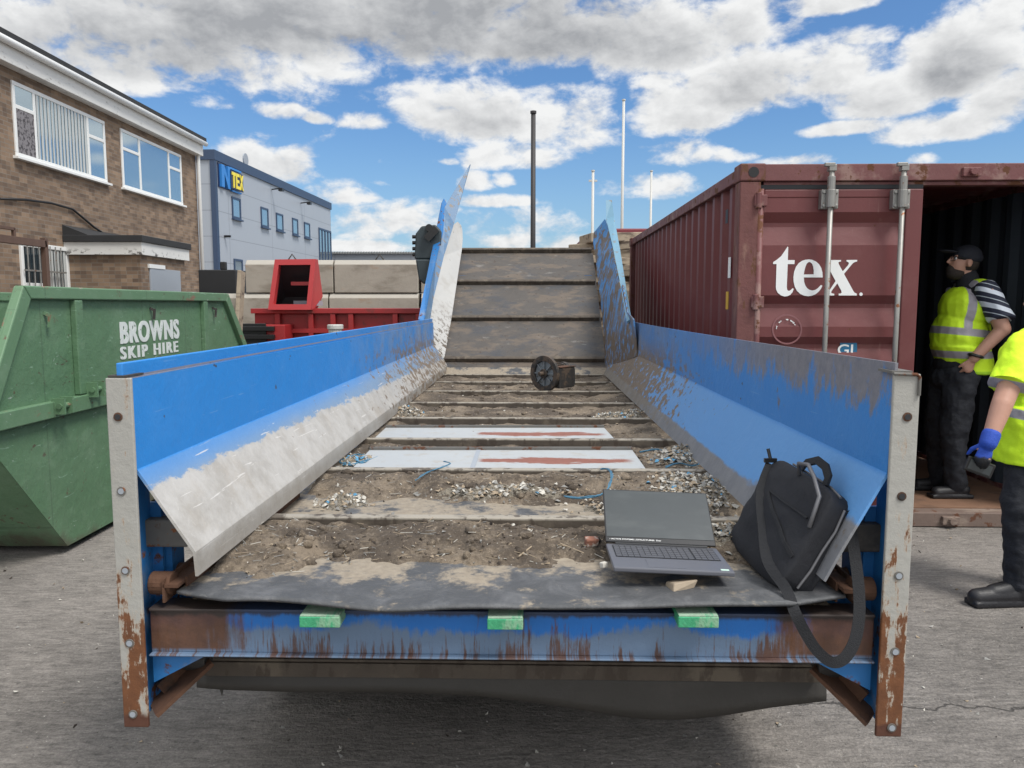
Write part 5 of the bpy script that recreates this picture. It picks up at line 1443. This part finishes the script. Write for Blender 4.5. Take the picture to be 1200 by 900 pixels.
rope([at(402, 545, 3.8), at(412, 540, 3.9), at(424, 543, 3.8), at(433, 538, 3.95), at(420, 533, 4.05), at(408, 537, 3.98), at(398, 541, 3.88), at(410, 545, 3.78), at(428, 541, 3.86), at(455, 532, 4.1)], .007, 'tangled blue twine at the left end of the nearer metal sheet')
rope([at(750, 530, 4.12), at(772, 527, 4.1), at(792, 534, 3.95), at(806, 528, 4.05), at(822, 533, 3.95), at(834, 545, 3.7), at(846, 560, 3.4), at(858, 575, 3.15)], .006, 'blue twine running down the right edge of the belt into the wads')
rope([at(780, 548, 3.68), at(796, 543, 3.75), at(812, 546, 3.7), at(828, 541, 3.8), at(838, 548, 3.66)], .005, 'short blue twine lying on the pale wads right of the nearer sheet')
# twigs and strips
def stick(p0, p1, r, m_, name, label, cat, mid=0):
    p0, p1 = Vector(p0), Vector(p1); mm = (p0 + p1) / 2 + Vector((0, mid, .006))
    b = MB(); b.tube([p0, mm, p1], [r, r * .9, r * .6], 7); tag(obj(name, b, m_), label, cat)
stick(at(262, 658, 2.40), at(310, 658, 2.40), .004, 'white_print', 'plastic_strip', 'thin white plastic strip on the soil at the left panel', 'plastic strip')
stick(at(608, 652, 2.43), at(636, 634, 2.6), .003, 'chip_tan', 'twig', 'short bare twig lying crosswise in the front soil', 'twig')
stick(at(616, 628, 2.66), at(684, 648, 2.46), .003, 'chip_tan', 'twig', 'long thin twig pointing at the laptop corner', 'twig', .02)
stick(at(283, 640, 2.5), at(303, 618, 2.68), .002, 'chip_grey', 'wire', 'thin pale wire sticking up by the left panel lip', 'wire')
random.seed(5)
def stone(c, rx, ry_, rz, m_, name, label, cat):
    b = MB(); 
    b.box((0, 0, 0), (rx * 2, ry_ * 2, rz * 2), Matrix.Rotation(random.uniform(-.6, .6), 3, 'Z') @ Matrix.Rotation(random.uniform(-.3, .3), 3, 'X'))
    for i, v in enumerate(b.v): b.v[i] = Vector(c) + v * random.uniform(.8, 1.15)
    return tag(obj(name, b, m_, bevel=min(rx, ry_, rz) * .35), label, cat)
stone(at(694, 635, 2.53), .022, .016, .014, 'brick_red', 'brick_fragment', 'broken red brick fragment beside the laptop corner', 'brick')
stone(at(708, 662, 2.31), .011, .011, .009, 'chip_white', 'pebble', 'pale pink pebble under the left edge of the laptop', 'pebble')
stone(Vector((.50, 2.21, .762)), .04, .03, .014, 'timber_old', 'wood_scrap', 'flat scrap of wood propping the laptop front edge', 'wood scrap')
p = loc(421, 508, 4.7); b = MB(M); b.tube([(p.x - .05, p.y, .80), (p.x - .04, p.y + .012, .80)], .075, 18); tag(obj('rubber_disc', b, 'rubber_seal'), 'dark rubber disc leaning on the left panel lip', 'rubber disc')
# painted timber ends on the cross beam
for (px0, px1, pyt, pyb), lab in zip(((349, 397, 711, 738), (571, 613, 715, 738.5), (794, 841, 711, 734)), ('green painted timber end on the beam, leftmost of the three', 'green painted timber end at the middle of the beam', 'green painted timber end on the beam below the laptop')):
    a, c = Mi @ at(px0, pyb, 2.07), Mi @ at(px1, pyb, 2.07)
    zt = DECK - .03; zb = (Mi @ at(px0, pyb, 2.07)).z
    b = MB(M); b.prism([(a.x, -.03, zb), (c.x, -.03, zb), (c.x, -.03, zb + .032), (a.x, -.03, zb + .032)], (0, .12, 0))
    e = obj('timber_block', b, ['green_timber'], bevel=.003); tag(e, lab, 'timber block', 'green timber ends on the beam')
    b = MB(M); b.bb(a.x + .002, c.x - .002, -.028, .088, zb + .0325, zb + .035); obj('lit_top_face', b, 'green_timber_lit', e)

# loose electric motor
mo = at(637, 457, 6.95); mo = Mi @ mo
mc = Vector((mo.x, mo.y + .05, DECK + .05 + .165))
XM = M @ Matrix.Translation(mc) @ Matrix.Rotation(R(-28), 4, 'Z')        # local: -y is the flange axis
e = empty('electric_motor', M @ Vector((mc.x + .15, mc.y, DECK + .03)), 0, 'greasy flanged electric motor lying on the belt before the ramp', 'motor')
XM = M @ Matrix.Translation(mc) @ Matrix.Rotation(R(-42), 4, 'Z')
b = MB(XM); n = 40
for (r0, r1, y0, y1) in ((.165, .115, 0, .035),):
    vs = []
    for k in range(n):
        a = 2 * math.pi * k / n
        for r_, yy in ((r0, y0), (r1, y0), (r1, y1), (r0, y1)): vs.append((r_ * math.cos(a), yy, r_ * math.sin(a)))
    b.add(vs, [(4*k + j, 4*k + (j+1) % 4, 4*((k+1) % n) + (j+1) % 4, 4*((k+1) % n) + j) for k in range(n) for j in range(4)])
obj('flange', b, 'motor_dark', e, bevel=.004)
b = MB(XM); b.cyl((0, .02, 0), (0, .034, 0), .114, 36)
for k in range(8):
    a = math.pi * k / 4; b.beam((.045 * math.cos(a), .012, .045 * math.sin(a)), (.112 * math.cos(a), .012, .112 * math.sin(a)), .01, .018, up=(0, 1, 0))
obj('end_shield', b, 'motor_fan', e)
b = MB(XM); b.cyl((0, -.01, 0), (0, .03, 0), .042, 20); b.cyl((0, -.06, 0), (0, -.01, 0), .02, 16); obj('shaft', b, 'motor_dark', e, bevel=.003)
b = MB(XM); b.cyl((0, .036, 0), (0, .25, 0), .088, 28)
for k in range(20):
    a = 2 * math.pi * k / 20; b.beam((.09 * math.cos(a), .06, .09 * math.sin(a)), (.09 * math.cos(a), .22, .09 * math.sin(a)), .006, .016, up=(math.cos(a), 0, math.sin(a)))
b.cyl((0, .251, 0), (0, .30, 0), .094, 28)
obj('housing', b, 'motor_dark', e)
b = MB(XM); b.bb(-.075, .075, .05, .26, -.13, -.07); b.bb(.08, .15, .05, .27, -.13, .055); obj('terminal_box', b, 'motor_dark', e, bevel=.008)
b = MB(XM); b.bb(.02, .155, .045, .275, .056, .066); obj('terminal_lid', b, 'rusty_steel', e, bevel=.003)
b = MB(XM); b.bb(.085, .148, .271, .276, -.11, .04); obj('rating_plate', b, 'gearbox_green', e, bevel=.004)
# ------------------------------------------------------------------ laptop
FL = Vector((.299, 2.204, .80)); BL = Vector((.305, 2.428, .80))
yawL = math.atan2(-.05, .35)
LX = Matrix.Translation((.299, 2.196, .801)) @ Matrix.Rotation(R(-1.2), 4, 'Z') @ Matrix.Rotation(R(2.2), 4, 'Y')
lp = empty('laptop', LX @ Vector((.178, .11, 0)), 0, 'open dark grey laptop with blank screen standing on the belt end', 'laptop')
b = MB(LX); b.prism([(0, 0, .006), (.357, 0, .006), (.357, .233, .004), (0, .233, .004)], (0, 0, .015)); obj('base', b, 'laptop_grey', lp, bevel=.004)
b = MB(LX)
b.bb(.018, .339, .098, .214, .0211, .0213)
kb = obj('keyboard', b, 'laptop_dark', lp)
b = MB(LX)
for r_ in range(6):
    y = .101 + r_ * .0187
    x = .02
    cols = 17
    for c in range(cols):
        w = .0165
        if c >= 13 and c == 13: x += .004
        if r_ == 0 and 4 <= c <= 7:
            if c == 4: b.bb(x, x + .0185 * 4 - .002, y, y + .0162, .0213, .0226)
        else: b.bb(x, x + w, y, y + (.0162 if r_ < 5 else .011), .0213, .0226)
        x += .0185
obj('key', b, 'keycap', kb)
b = MB(LX); b.bb(.105, .215, .012, .085, .0211, .0214); obj('touchpad', b, 'laptop_grey', lp)
b = MB(LX); b.bb(.318, .342, .01, .022, .0211, .0215); obj('sticker', b, 'sticker_mint', lp)
lean = R(53)
SXF = LX @ Matrix.Translation((0, .232, .018)) @ Matrix.Rotation(-lean, 4, 'X')
b = MB(SXF); b.bb(0, .357, -.002, .006, .008, .226); ld = obj('lid', b, 'laptop_dark', lp, bevel=.002)
b = MB(SXF); b.bb(.004, .353, -.0033, -.0021, .028, .221); obj('screen', b, 'screen_off', ld)
b = MB(LX); b.tube([(.03, .232, .018), (.327, .232, .018)], .007, 10); obj('hinge', b, 'laptop_dark', lp)
vs, fs = text_mesh('/ ACTIVE SYSTEMS | STRUCTURES  Dev', 1, .012, .0002)
w0 = min(v.x for v in vs); W = max(v.x for v in vs) - w0
b = MB(SXF); b.add([(.012 + (v.x - w0) / W * .168, -.0036 - v.z, .0175 + v.y * .0068) for v in vs], fs); obj('lettering', b, 'white_print', ld, recalc=False)

# ------------------------------------------------------------------ laptop bag leaning on the right panel
O = Vector((.735, 2.56, .795)); e1 = Vector((.035, -.42, -.03)); e2 = Vector((.165, .02, .285)); 
e3 = e1.cross(e2).normalized()
if e3.x < 0: e3 = -e3
bg = empty('laptop_bag', (.85, 2.36, .77), 0, 'black nylon laptop bag with shoulder strap leaning on the right blue panel', 'bag')
b = MB()
def bag(u, v, w):      # u along the base, v up, w through; rounded and slightly swollen
    cu_, cv_ = 2*u - 1, 2*v - 1
    sw = .022 * (1 - cu_**4) * (1 - cv_**4)
    x = u; y = v
    sag = .03 * (1 - v) * math.sin(math.pi * u)
    off = (w - .5) * .10 + .010 * mnoise.fractal((u * 3 + 9, v * 3.5, 1), .9, 2, 3) + (1 if w > .5 else -1) * sw * (1 if w < .5 else .6) + .005 * mnoise.noise((u * 4, v * 5, w * 2))
    k = 1 - .10 * (abs(cu_) ** 6) * (abs(cv_) ** 6)
    return O + e1 * (.5 + (x - .5) * k) + e2 * (.5 + (y - .5) * k) * 1.0 + e3 * (off + .045) + Vector((0, 0, -sag * .3))
n = 14
def pt(i, j, k): return bag(i / n, j / n, k / 4)
idx = {}
vs, fs = [], []
def vi(i, j, k):
    if (i, j, k) not in idx: idx[(i, j, k)] = len(vs); vs.append(pt(i, j, k))
    return idx[(i, j, k)]
for i in range(n):
    for j in range(n):
        fs.append((vi(i, j, 0), vi(i+1, j, 0), vi(i+1, j+1, 0), vi(i, j+1, 0))); fs.append((vi(i, j, 4), vi(i, j+1, 4), vi(i+1, j+1, 4), vi(i+1, j, 4)))
for k in range(4):
    for i in range(n):
        fs.append((vi(i, 0, k), vi(i, 0, k+1), vi(i+1, 0, k+1), vi(i+1, 0, k))); fs.append((vi(i, n, k), vi(i+1, n, k), vi(i+1, n, k+1), vi(i, n, k+1)))
        fs.append((vi(0, i, k), vi(0, i+1, k), vi(0, i+1, k+1), vi(0, i, k+1))); fs.append((vi(n, i, k), vi(n, i, k+1), vi(n, i+1, k+1), vi(n, i+1, k)))
b.add(vs, fs)
obj('bag_body', b, 'bag_nylon', bg, smooth=True, bevel=.009, seg=3)
def bp(u, v, d): 
    return bag(u, v, 0) - e3 * d
b = MB(); b.ribbon([bp(u, .68, .004) for u in (.30, .45, .6, .75, .9)] , .006, .004, -e3); b.ribbon([bp(u, .66 - .5 * (u - .3), .006) for u in (.3, .5, .7, .85, .97)], .012, .003, -e3); obj('pocket_edge', b, 'strap_web', bg)
b = MB(); b.tube([bag(1, v, .5) + e1.normalized() * .006 for v in (.1, .3, .5, .7, .92)], .004, 8); b.tube([bag(u, 1, .35) + e2.normalized() * .005 for u in (.2, .5, .8, .97)], .004, 8); obj('zip', b, 'zip_grey', bg)
b = MB(); h0, h1 = bag(.38, 1, .2), bag(.78, 1, .2); up = e2.normalized()
b.ribbon([h0, h0 + up * .03 + e1 * .02, h0.lerp(h1, .35) + up * .055, h0.lerp(h1, .7) + up * .05, h1 + up * .028 - e1 * .02, h1], .026, .008, -e3); obj('handle', b, 'strap_web', bg)
b = MB(); h0, h1 = bag(.5, .96, 0) - e3 * .004, bag(.92, .9, 0) - e3 * .004
b.tube([h0, h0 - e3 * .02 + up * .03, h0.lerp(h1, .4) - e3 * .03 + up * .05, h0.lerp(h1, .75) - e3 * .03 + up * .035, h1 - e3 * .01, bag(.97, .62, 0) - e3 * .006], .0065, 8); obj('front_handle', b, 'zip_grey', bg, smooth=True)
# strap: clipped to a ring at the far top corner, over the belt edge, and back up
A0 = bag(.04, .90, 0) - e3 * .006
pts = [A0, bag(.22, .62, 0) - e3 * .006, bag(.52, .36, 0) - e3 * .006, bag(.80, .16, 0) - e3 * .008, at(921, 690, 2.12), at(931, 716, 2.055), at(944, 742, 2.04), at(958, 763, 2.03), at(975, 776, 2.02), at(990, 771, 2.02), at(1002, 750, 2.03), at(1007, 720, 2.05), at(1006, 685, 2.08), at(1001, 645, 2.12), at(995, 606, 2.17)]
out = []
for i in range(len(pts) - 1):
    a, b_, c, d = pts[max(i-1, 0)], pts[i], pts[i+1], pts[min(i+2, len(pts)-1)]
    for k in range(5):
        t_ = k / 5
        out.append(.5 * ((2*b_) + (c - a)*t_ + (2*a - 5*b_ + 4*c - d)*t_*t_ + (3*b_ - a - 3*c + d)*t_**3))
out.append(pts[-1])
b = MB(); b.ribbon(out, .031, .0025, (-.25, -1, .15)); obj('strap', b, 'strap_web', bg)
b = MB(); e = pts[-1]; t0 = bag(.98, .93, .6)
b.tube([e, e + Vector((0, 0, .02)), e.lerp(t0, .6), t0], .005, 8); b.box(e + Vector((0, 0, .008)), (.042, .008, .014)); obj('clip', b, 'black_plastic', bg)
b = MB(); b.box(A0 + Vector((-.0, 0, .012)), (.042, .01, .014)); b.tube([A0 + Vector((0, 0, .018)), A0 + Vector((-.006, .01, .05))], .006, 8); obj('clip', b, 'black_plastic', bg)

# ------------------------------------------------------------------ people
def hand(mb, w, d, side_, nrm, curl=.5, s=1.):
    """palm and five fingers from wrist w, pointing along d; side_ = thumb side, nrm = palm side"""
    d, side_, nrm = d.normalized(), side_.normalized(), nrm.normalized()
    mb.capsule(w, .024 * s, w + d * .075 * s, .038 * s, (nrm, .5))
    for k, (off, L) in enumerate(((.028, .072), (.0095, .08), (-.0095, .074), (-.027, .058))):
        p = w + d * .082 * s + side_ * off * s
        a = .25 + curl * .6; seg = [L * .46, L * .31, L * .26]; r_ = .0092 * s
        for j in range(3):
            dd = d * math.cos(a) + nrm * math.sin(a); q = p + dd * seg[j] * s
            mb.capsule(p, r_, q, r_ * .9, n=10); p = q; r_ *= .92; a += curl * .75
    p = w + d * .022 * s + side_ * .026 * s
    d1 = (d * .75 + side_ * .75 + nrm * .3).normalized(); q = p + d1 * .042 * s
    mb.capsule(p, .0135 * s, q, .0105 * s, n=10)
    d2 = (d * .9 + side_ * .2 + nrm * .45).normalized(); mb.capsule(q, .0105 * s, q + d2 * .032 * s, .0085 * s, n=10)

def head(mb, P, c, s=1., pitch=0):
    """P maps (forward, left, up) to the world; c = head centre"""
    ca, sa_ = math.cos(pitch), math.sin(pitch)
    Q = lambda f, l, z: P(c[0] + (f * ca - z * sa_) * s, c[1] + l * s, c[2] + (f * sa_ + z * ca) * s)
    return Q

# --- the man inside the container
def man_in_container():
    x0, y0, zf = 3.47, 5.93, .112
    P = lambda f, l, z: Vector((x0 - f, y0 - l, zf + z))
    e = empty('person', P(.05, 0, 0), 0, 'stout person in dark cap and yellow hi vis vest standing inside the container doorway', 'person')
    b = MB()
    c3 = lambda a, r0, q, r1, sq=None: b.capsule(P(*a), r0, P(*q), r1, sq)
    F, Lf, U = Vector((-1, 0, 0)), Vector((0, -1, 0)), Vector((0, 0, 1))
    b.ell(P(.02, 0, 1.0), .135, .165, .15); b.ell(P(.0, 0, 1.2), .155, .175, .2); b.ell(P(-.03, 0, 1.45), .14, .19, .2)
    c3((-.05, .17, 1.58), .07, (-.05, -.17, 1.58), .07); c3((-.04, 0, 1.58), .075, (.0, 0, 1.7), .066)
    # head, looking up a little
    Q = head(b, P, (.03, 0, 1.795), 1.06, .24)
    b.ell(Q(-.012, 0, .02), .098, .077, .1); b.ell(Q(.03, 0, -.03), .062, .062, .088); b.capsule(Q(.03, 0, -.09), .04, Q(.065, 0, -.095), .03)
    b.capsule(Q(.085, 0, .02), .010, Q(.106, 0, -.018), .014); b.capsule(Q(.08, .018, -.052), .011, Q(.08, -.018, -.052), .011); b.capsule(Q(.074, .035, .03), .012, Q(.074, -.035, .03), .012)
    for s in (-1, 1): b.ell(Q(-.005, s * .078, -.004), .022, .010, .034)
    # near (left) arm: hand on the hip, and the far arm hanging
    c3((-.05, .21, 1.56), .068, (-.13, .28, 1.30), .054); c3((-.13, .28, 1.30), .052, (.04, .23, 1.08), .036)
    hand(b, P(.04, .23, 1.08), F * .35 - U * .9 - Lf * .2, F, -Lf, .7, 1.05)
    c3((-.05, -.21, 1.56), .066, (-.12, -.28, 1.26), .05); c3((-.12, -.28, 1.26), .048, (-.08, -.29, 1.0), .035)
    hand(b, P(-.08, -.29, 1.0), F * .2 - U, F, Lf, .5, 1.05)
    for s in (-1, 1):
        c3((.03, s * .1, .96), .105, (.07, s * .11, .5), .07); c3((.07, s * .11, .5), .066, (.04, s * .12, .1), .045); c3((.03, s * .12, .06), .04, (.2, s * .13, .045), .038)
    obj('body', b, 'skin', e, remesh=.0075, smooths=3)
    # face: eyes, glasses, beard, cap
    for s in (-1, 1):
        b = MB(); b.ell(Q(.078, s * .031, .012), .011, .012, .011); ey = obj('eye', b, 'white_print', e, smooth=True)
        b = MB(); b.ell(Q(.086, s * .032, .012), .005, .006, .006); obj('pupil', b, 'black_plastic', ey, smooth=True)
    b = MB(); b.ell(Q(.03, 0, -.085), .07, .062, .05); b.ell(Q(.072, 0, -.065), .03, .04, .035); b.ell(Q(-.03, 0, .0), .085, .08, .075); obj('hair', b, 'hair_dark', e, remesh=.006, smooths=3)
    b = MB()
    for s in (-1, 1):
        b.tube([Q(.094, s * .008, .02), Q(.094, s * .052, .022), Q(.09, s * .056, -.005), Q(.094, s * .012, -.01), Q(.094, s * .008, .02)], .0028, 6); b.tube([Q(.092, s * .056, .02), Q(.0, s * .082, .022)], .003, 6)
    obj('glasses', b, 'black_plastic', e)
    b = MB(); b.ell(Q(-.012, 0, .055), .112, .09, .083); b.ell(Q(-.03, 0, .04), .105, .092, .05); cp_ = obj('cap', b, 'cap_navy', e, remesh=.007, smooths=4)
    b = MB(); b.ell(Q(.125, 0, .052), .075, .066, .012, Matrix.Rotation(.12, 3, 'Y')); obj('peak', b, 'cap_navy', cp_, smooth=True)
    # dark shirt body, striped sleeves
    b = MB(); b.ell(P(.03, 0, 1.02), .155, .185, .16); b.ell(P(.02, 0, 1.2), .185, .198, .22); b.ell(P(-.025, 0, 1.45), .155, .203, .2); b.capsule(P(-.05, .16, 1.575), .08, P(-.05, -.16, 1.575), .08); b.capsule(P(-.03, 0, 1.6), .09, P(-.01, 0, 1.68), .078)
    obj('shirt', b, 'jersey_dark', e, remesh=.009, smooths=4)
    for s in (1, -1):
        b = MB(); b.ell(P(-.05, s * .19, 1.575), .085, .085, .085); d_ = (P(-.12, s * .272, 1.365) - P(-.05, s * .19, 1.58)); b.skirt([(P(-.05, s * .19, 1.58) + d_ * q, F * (.084 + .006 * q), d_.cross(F).normalized() * (.084 + .004 * q)) for q in (0, .5, 1)]); obj('sleeve', b, 'striped_cotton', e, remesh=.007, folds=(.02, .08), smooths=3)
    # vest with its bands
    b = MB(); b.skirt([(P(-.045 + .03 * k, 0, .955 + .105 * k), F * (.182 + .012 * k), Lf * (.212 + .006 * k)) for k in range(3)]); b.ell(P(.02, 0, 1.24), .207, .215, .24); b.ell(P(-.005, 0, 1.43), .182, .21, .2); b.capsule(P(-.05, .12, 1.60), .076, P(-.05, -.12, 1.60), .076)
    obj('vest', b, 'vest_hi_vis', e, remesh=.008, folds=(.03, .13), smooths=5)
    b = MB()
    for s in (-1, 1):
        b.capsule(P(.05, s * .10, .93), .128, P(.085, s * .11, .5), .098); b.capsule(P(.085, s * .11, .5), .096, P(.055, s * .12, .09), .078)
    b.ell(P(.04, 0, .92), .165, .185, .12)
    obj('trousers', b, 'trousers_black', e, remesh=.009, folds=(.045, .1), smooths=3)
    for s in (-1, 1):
        b = MB(); b.capsule(P(.0, s * .12, .062), .054, P(.2, s * .135, .045), .046, (U, .9)); b.capsule(P(.04, s * .12, .06), .056, P(.05, s * .12, .13), .05); b.bb(P(-.06, 0, 0).x, P(.255, 0, 0).x, P(0, s * .13 + .05, 0).y, P(0, s * .13 - .05, 0).y, zf + .001, zf + .03)
        obj('shoe', b, 'boot_black', e, remesh=.006, smooths=3)
    b = MB(); b.tube([P(.03 + .042 * math.cos(a * .5236), .235 + .042 * math.sin(a * .5236), 1.10 + .012 * math.cos(a * .5236)) for a in range(13)], .012, 8); obj('watch', b, 'black_plastic', e)

def vest_build(t, co, pos, col, rg):
    f, l, z = t.sep(co)            # co: local to the person; forward is -x
    fz = t.math('ADD', z, t.math('MULTIPLY', f, .10))
    def bnd(v, a, b_): return t.math('MULTIPLY', t.step(v, a - .004, a + .004), t.step(v, b_ + .004, b_ - .004))
    k = t.math('MAXIMUM', bnd(fz, 1.245, 1.30), bnd(z, 1.075, 1.13))
    al = t.math('ABSOLUTE', l)
    fx = t.math('SUBTRACT', t.math('MULTIPLY', f, 1.0), t.math('MULTIPLY', t.math('SUBTRACT', 1.62, z), -.16))
    brace = t.math('MULTIPLY', bnd(fx, .0, .055), t.step(z, 1.27, 1.29))
    k = t.math('MAXIMUM', k, brace)
    edge = t.step(z, .985, .975)
    c = t.mix(k, col, (.33, .31, .345))
    return t.mix(edge, c, (.35, .62, .02)), t.math('SUBTRACT', .7, t.math('MULTIPLY', k, .25))
mat('vest_hi_vis', (.58, .86, .02), .7, build=vest_build, var=.08, vscale=5, bump=[(6, .35), (14, .2)])
def tee_build(t, co, pos, col, rg):
    f, l, z = t.sep(co)
    fz = t.math('ADD', z, t.math('MULTIPLY', f, .22))
    def bnd(v, a, b_): return t.math('MULTIPLY', t.step(v, a - .003, a + .003), t.step(v, b_ + .003, b_ - .003))
    k = t.math('MAXIMUM', bnd(fz, 1.09, 1.14), bnd(fz, .955, 1.005))
    c = t.mix(k, col, (.33, .32, .37))
    return c, .7
mat('tee_hi_vis', (.6, .9, .015), .7, build=tee_build, var=.06, vscale=5, bump=[(7, .35), (15, .2)])
man_in_container()

def man_at_right():
    x0, y0 = 2.83, 4.12
    th = R(52); cs, sn = math.cos(th), math.sin(th)
    F, Lf, U = Vector((-cs, sn, 0)), Vector((-sn, -cs, 0)), Vector((0, 0, 1))
    P = lambda f, l, z: Vector((x0, y0, z)) + F * f + Lf * l
    W = Vector
    e = empty('person', (x0, y0, 0), 0, 'person in yellow T-shirt and blue glove at the right edge holding a handset', 'person')
    hip = {1: P(-.01, .11, .9), -1: P(-.03, -.1, .9)}
    knee = {1: W((2.685, 3.96, .5)), -1: P(.02, -.13, .48)}
    ank = {1: W((2.70, 3.96, .1)), -1: P(-.12, -.14, .1)}
    fd = {1: W((-1, -.08, 0)).normalized(), -1: (F * .9 - Lf * .3).normalized()}
    sh = {1: W((2.665, 4.0, 1.375)), -1: P(.02, -.2, 1.385)}
    elb = {1: W((2.48, 3.86, 1.085)), -1: P(.05, -.30, 1.1)}
    wri = {1: W((2.385, 3.80, .90)), -1: P(.1, -.34, .86)}
    b = MB()
    b.ell(P(-.02, 0, .95), .13, .17, .15); b.ell(P(.0, 0, 1.13), .12, .16, .18); b.ell(P(.02, 0, 1.3), .125, .18, .17)
    b.capsule(sh[1], .06, sh[-1], .06); b.capsule(P(.02, -.06, 1.41), .064, P(.03, -.18, 1.53), .056)
    Q = head(b, lambda f, l, z: P(f, l - .21, z), (.05, 0, 1.63), 1.0, -.2)
    Rt = Matrix.Rotation(-th, 3, 'Z')
    b.ell(Q(-.012, 0, .02), .098, .077, .1, Rt); b.ell(Q(.03, 0, -.03), .062, .060, .088, Rt); b.capsule(Q(.03, 0, -.09), .038, Q(.062, 0, -.095), .028)
    b.capsule(Q(.085, 0, .02), .010, Q(.106, 0, -.018), .014); b.capsule(Q(.08, .018, -.052), .011, Q(.08, -.018, -.052), .011); b.capsule(Q(.074, .035, .03), .012, Q(.074, -.035, .03), .012)
    for s in (-1, 1): b.ell(Q(-.005, s * .078, -.004), .022, .012, .034, Rt)
    hd = {1: W((-.32, -.1, -.95)), -1: F * .2 - U}
    for s in (1, -1):
        b.capsule(sh[s], .062, elb[s], .05); b.capsule(elb[s], .051, wri[s], .034)
        hand(b, wri[s], hd[s], (W((-.6, .5, .2)) if s > 0 else F), (W((.35, .9, -.1)) if s > 0 else Lf), .5)
        b.capsule(hip[s], .095, knee[s], .065); b.capsule(knee[s], .062, ank[s], .042); b.capsule(ank[s] - U * .04, .04, ank[s] + fd[s] * .2 - U * .055, .038)
    obj('body', b, 'skin', e, remesh=.0075, smooths=3)
    for s in (-1, 1):
        b = MB(); b.ell(Q(.078, s * .031, .012), .011, .012, .011); ey = obj('eye', b, 'white_print', e, smooth=True)
        b = MB(); b.ell(Q(.086, s * .032, .012), .005, .006, .006); obj('pupil', b, 'black_plastic', ey, smooth=True)
    b = MB(); b.ell(Q(-.025, 0, .045), .1, .086, .088, Rt); obj('hair', b, 'hair_dark', e, remesh=.006, smooths=2)
    # T-shirt with sleeves, hem loose below the waist
    b = MB(); b.ell(P(-.01, 0, .93), .165, .205, .20, Rt); b.ell(P(.0, 0, 1.08), .165, .205, .2, Rt); b.ell(P(.02, 0, 1.28), .165, .21, .18, Rt)
    b.capsule(sh[1], .082, sh[-1], .082); b.capsule(P(.0, .1, 1.40), .088, P(.0, -.1, 1.40), .088)
    for s in (-1, 1): 
        d_ = elb[s] - sh[s]; a_ = d_.cross(W((0, 1, 0))).normalized(); b2 = d_.cross(a_).normalized()
        b.ell(sh[s], .086, .086, .086); b.skirt([(sh[s] + d_ * q, a_ * (.084 + .022 * q), b2 * (.084 + .022 * q)) for q in (0, .35, .7)])
    b.skirt([(P(-.012, 0, z_), F * r_, Lf * (r_ + .06)) for z_, r_ in ((.755, .195), (.85, .19), (.95, .182), (1.05, .168))])
    # flat hems: cut the sleeve and the skirt of the shirt straight
    o = obj('shirt', b, 'tee_hi_vis', e, remesh=.007, folds=(.035, .12), smooths=4)
    b = MB()
    for s in (-1, 1): b.capsule(hip[s] - U * .12, .112, knee[s], .092); b.capsule(knee[s], .09, ank[s] + U * .03, .076)
    b.ell(P(-.02, 0, .84), .145, .175, .12, Rt)
    obj('trousers', b, 'trousers_black', e, remesh=.008, folds=(.045, .1), smooths=3)
    for s in (-1, 1):
        a_ = ank[s]; d = fd[s]; b = MB(); g_ = Vector((a_.x, a_.y, 0))
        b.capsule(g_ + U * .062, .054, g_ + d * .235 + U * .048, .045); b.capsule(g_ + U * .07, .06, g_ + U * .19, .066); b.capsule(g_ + d * .07 + U * .085, .045, g_ + d * .14 + U * .07, .044)
        n_ = d.cross(U); b.beam(g_ - d * .055 + U * .016, g_ + d * .27 + U * .016, .1, .03)
        b.capsule(g_ + d * .23 + U * .016 , .012, g_ + d * .265 + U * .016, .012, (n_, 3.4))
        obj('boot', b, 'boot_black', e, remesh=.006, smooths=3)
    # glove with its dark palm and fingertips
    w = wri[1]; b = MB(); b.capsule(w.lerp(elb[1], .2), .044, w, .041); hand(b, w, hd[1], W((-.6, .5, .2)), W((.35, .9, -.1)), .5, 1.04); obj('glove', b, 'glove_mix', e, remesh=.004, smooths=2)
    return w, hd[1].normalized()
def glove_build(t, co, pos, col, rg):
    z = t.sep(pos)[2]
    k = t.step(t.math('ADD', z, t.math('MULTIPLY', t.noise(pos, 30, 3), .03)), .855, .84)
    return t.mix(k, col, (.012, .013, .015)), .7
mat('glove_mix', (.015, .065, .4), .75, build=glove_build, var=.15, vscale=50, bump=(150, .15))
w_, h_ = man_at_right()
b = MB(); c = w_ + h_ * .135 + Vector((.02, .035, 0))
b.box(c, (.15, .012, .075), Matrix.Rotation(.35, 3, 'Y'))
ph = obj('phone', b, 'black_plastic', bevel=.006); tag(ph, 'black handset held in the blue glove', 'phone')
b = MB(); b.box(c + Vector((0, -.007, 0)), (.12, .002, .05), Matrix.Rotation(.35, 3, 'Y')); obj('screen', b, 'screen_off', ph)
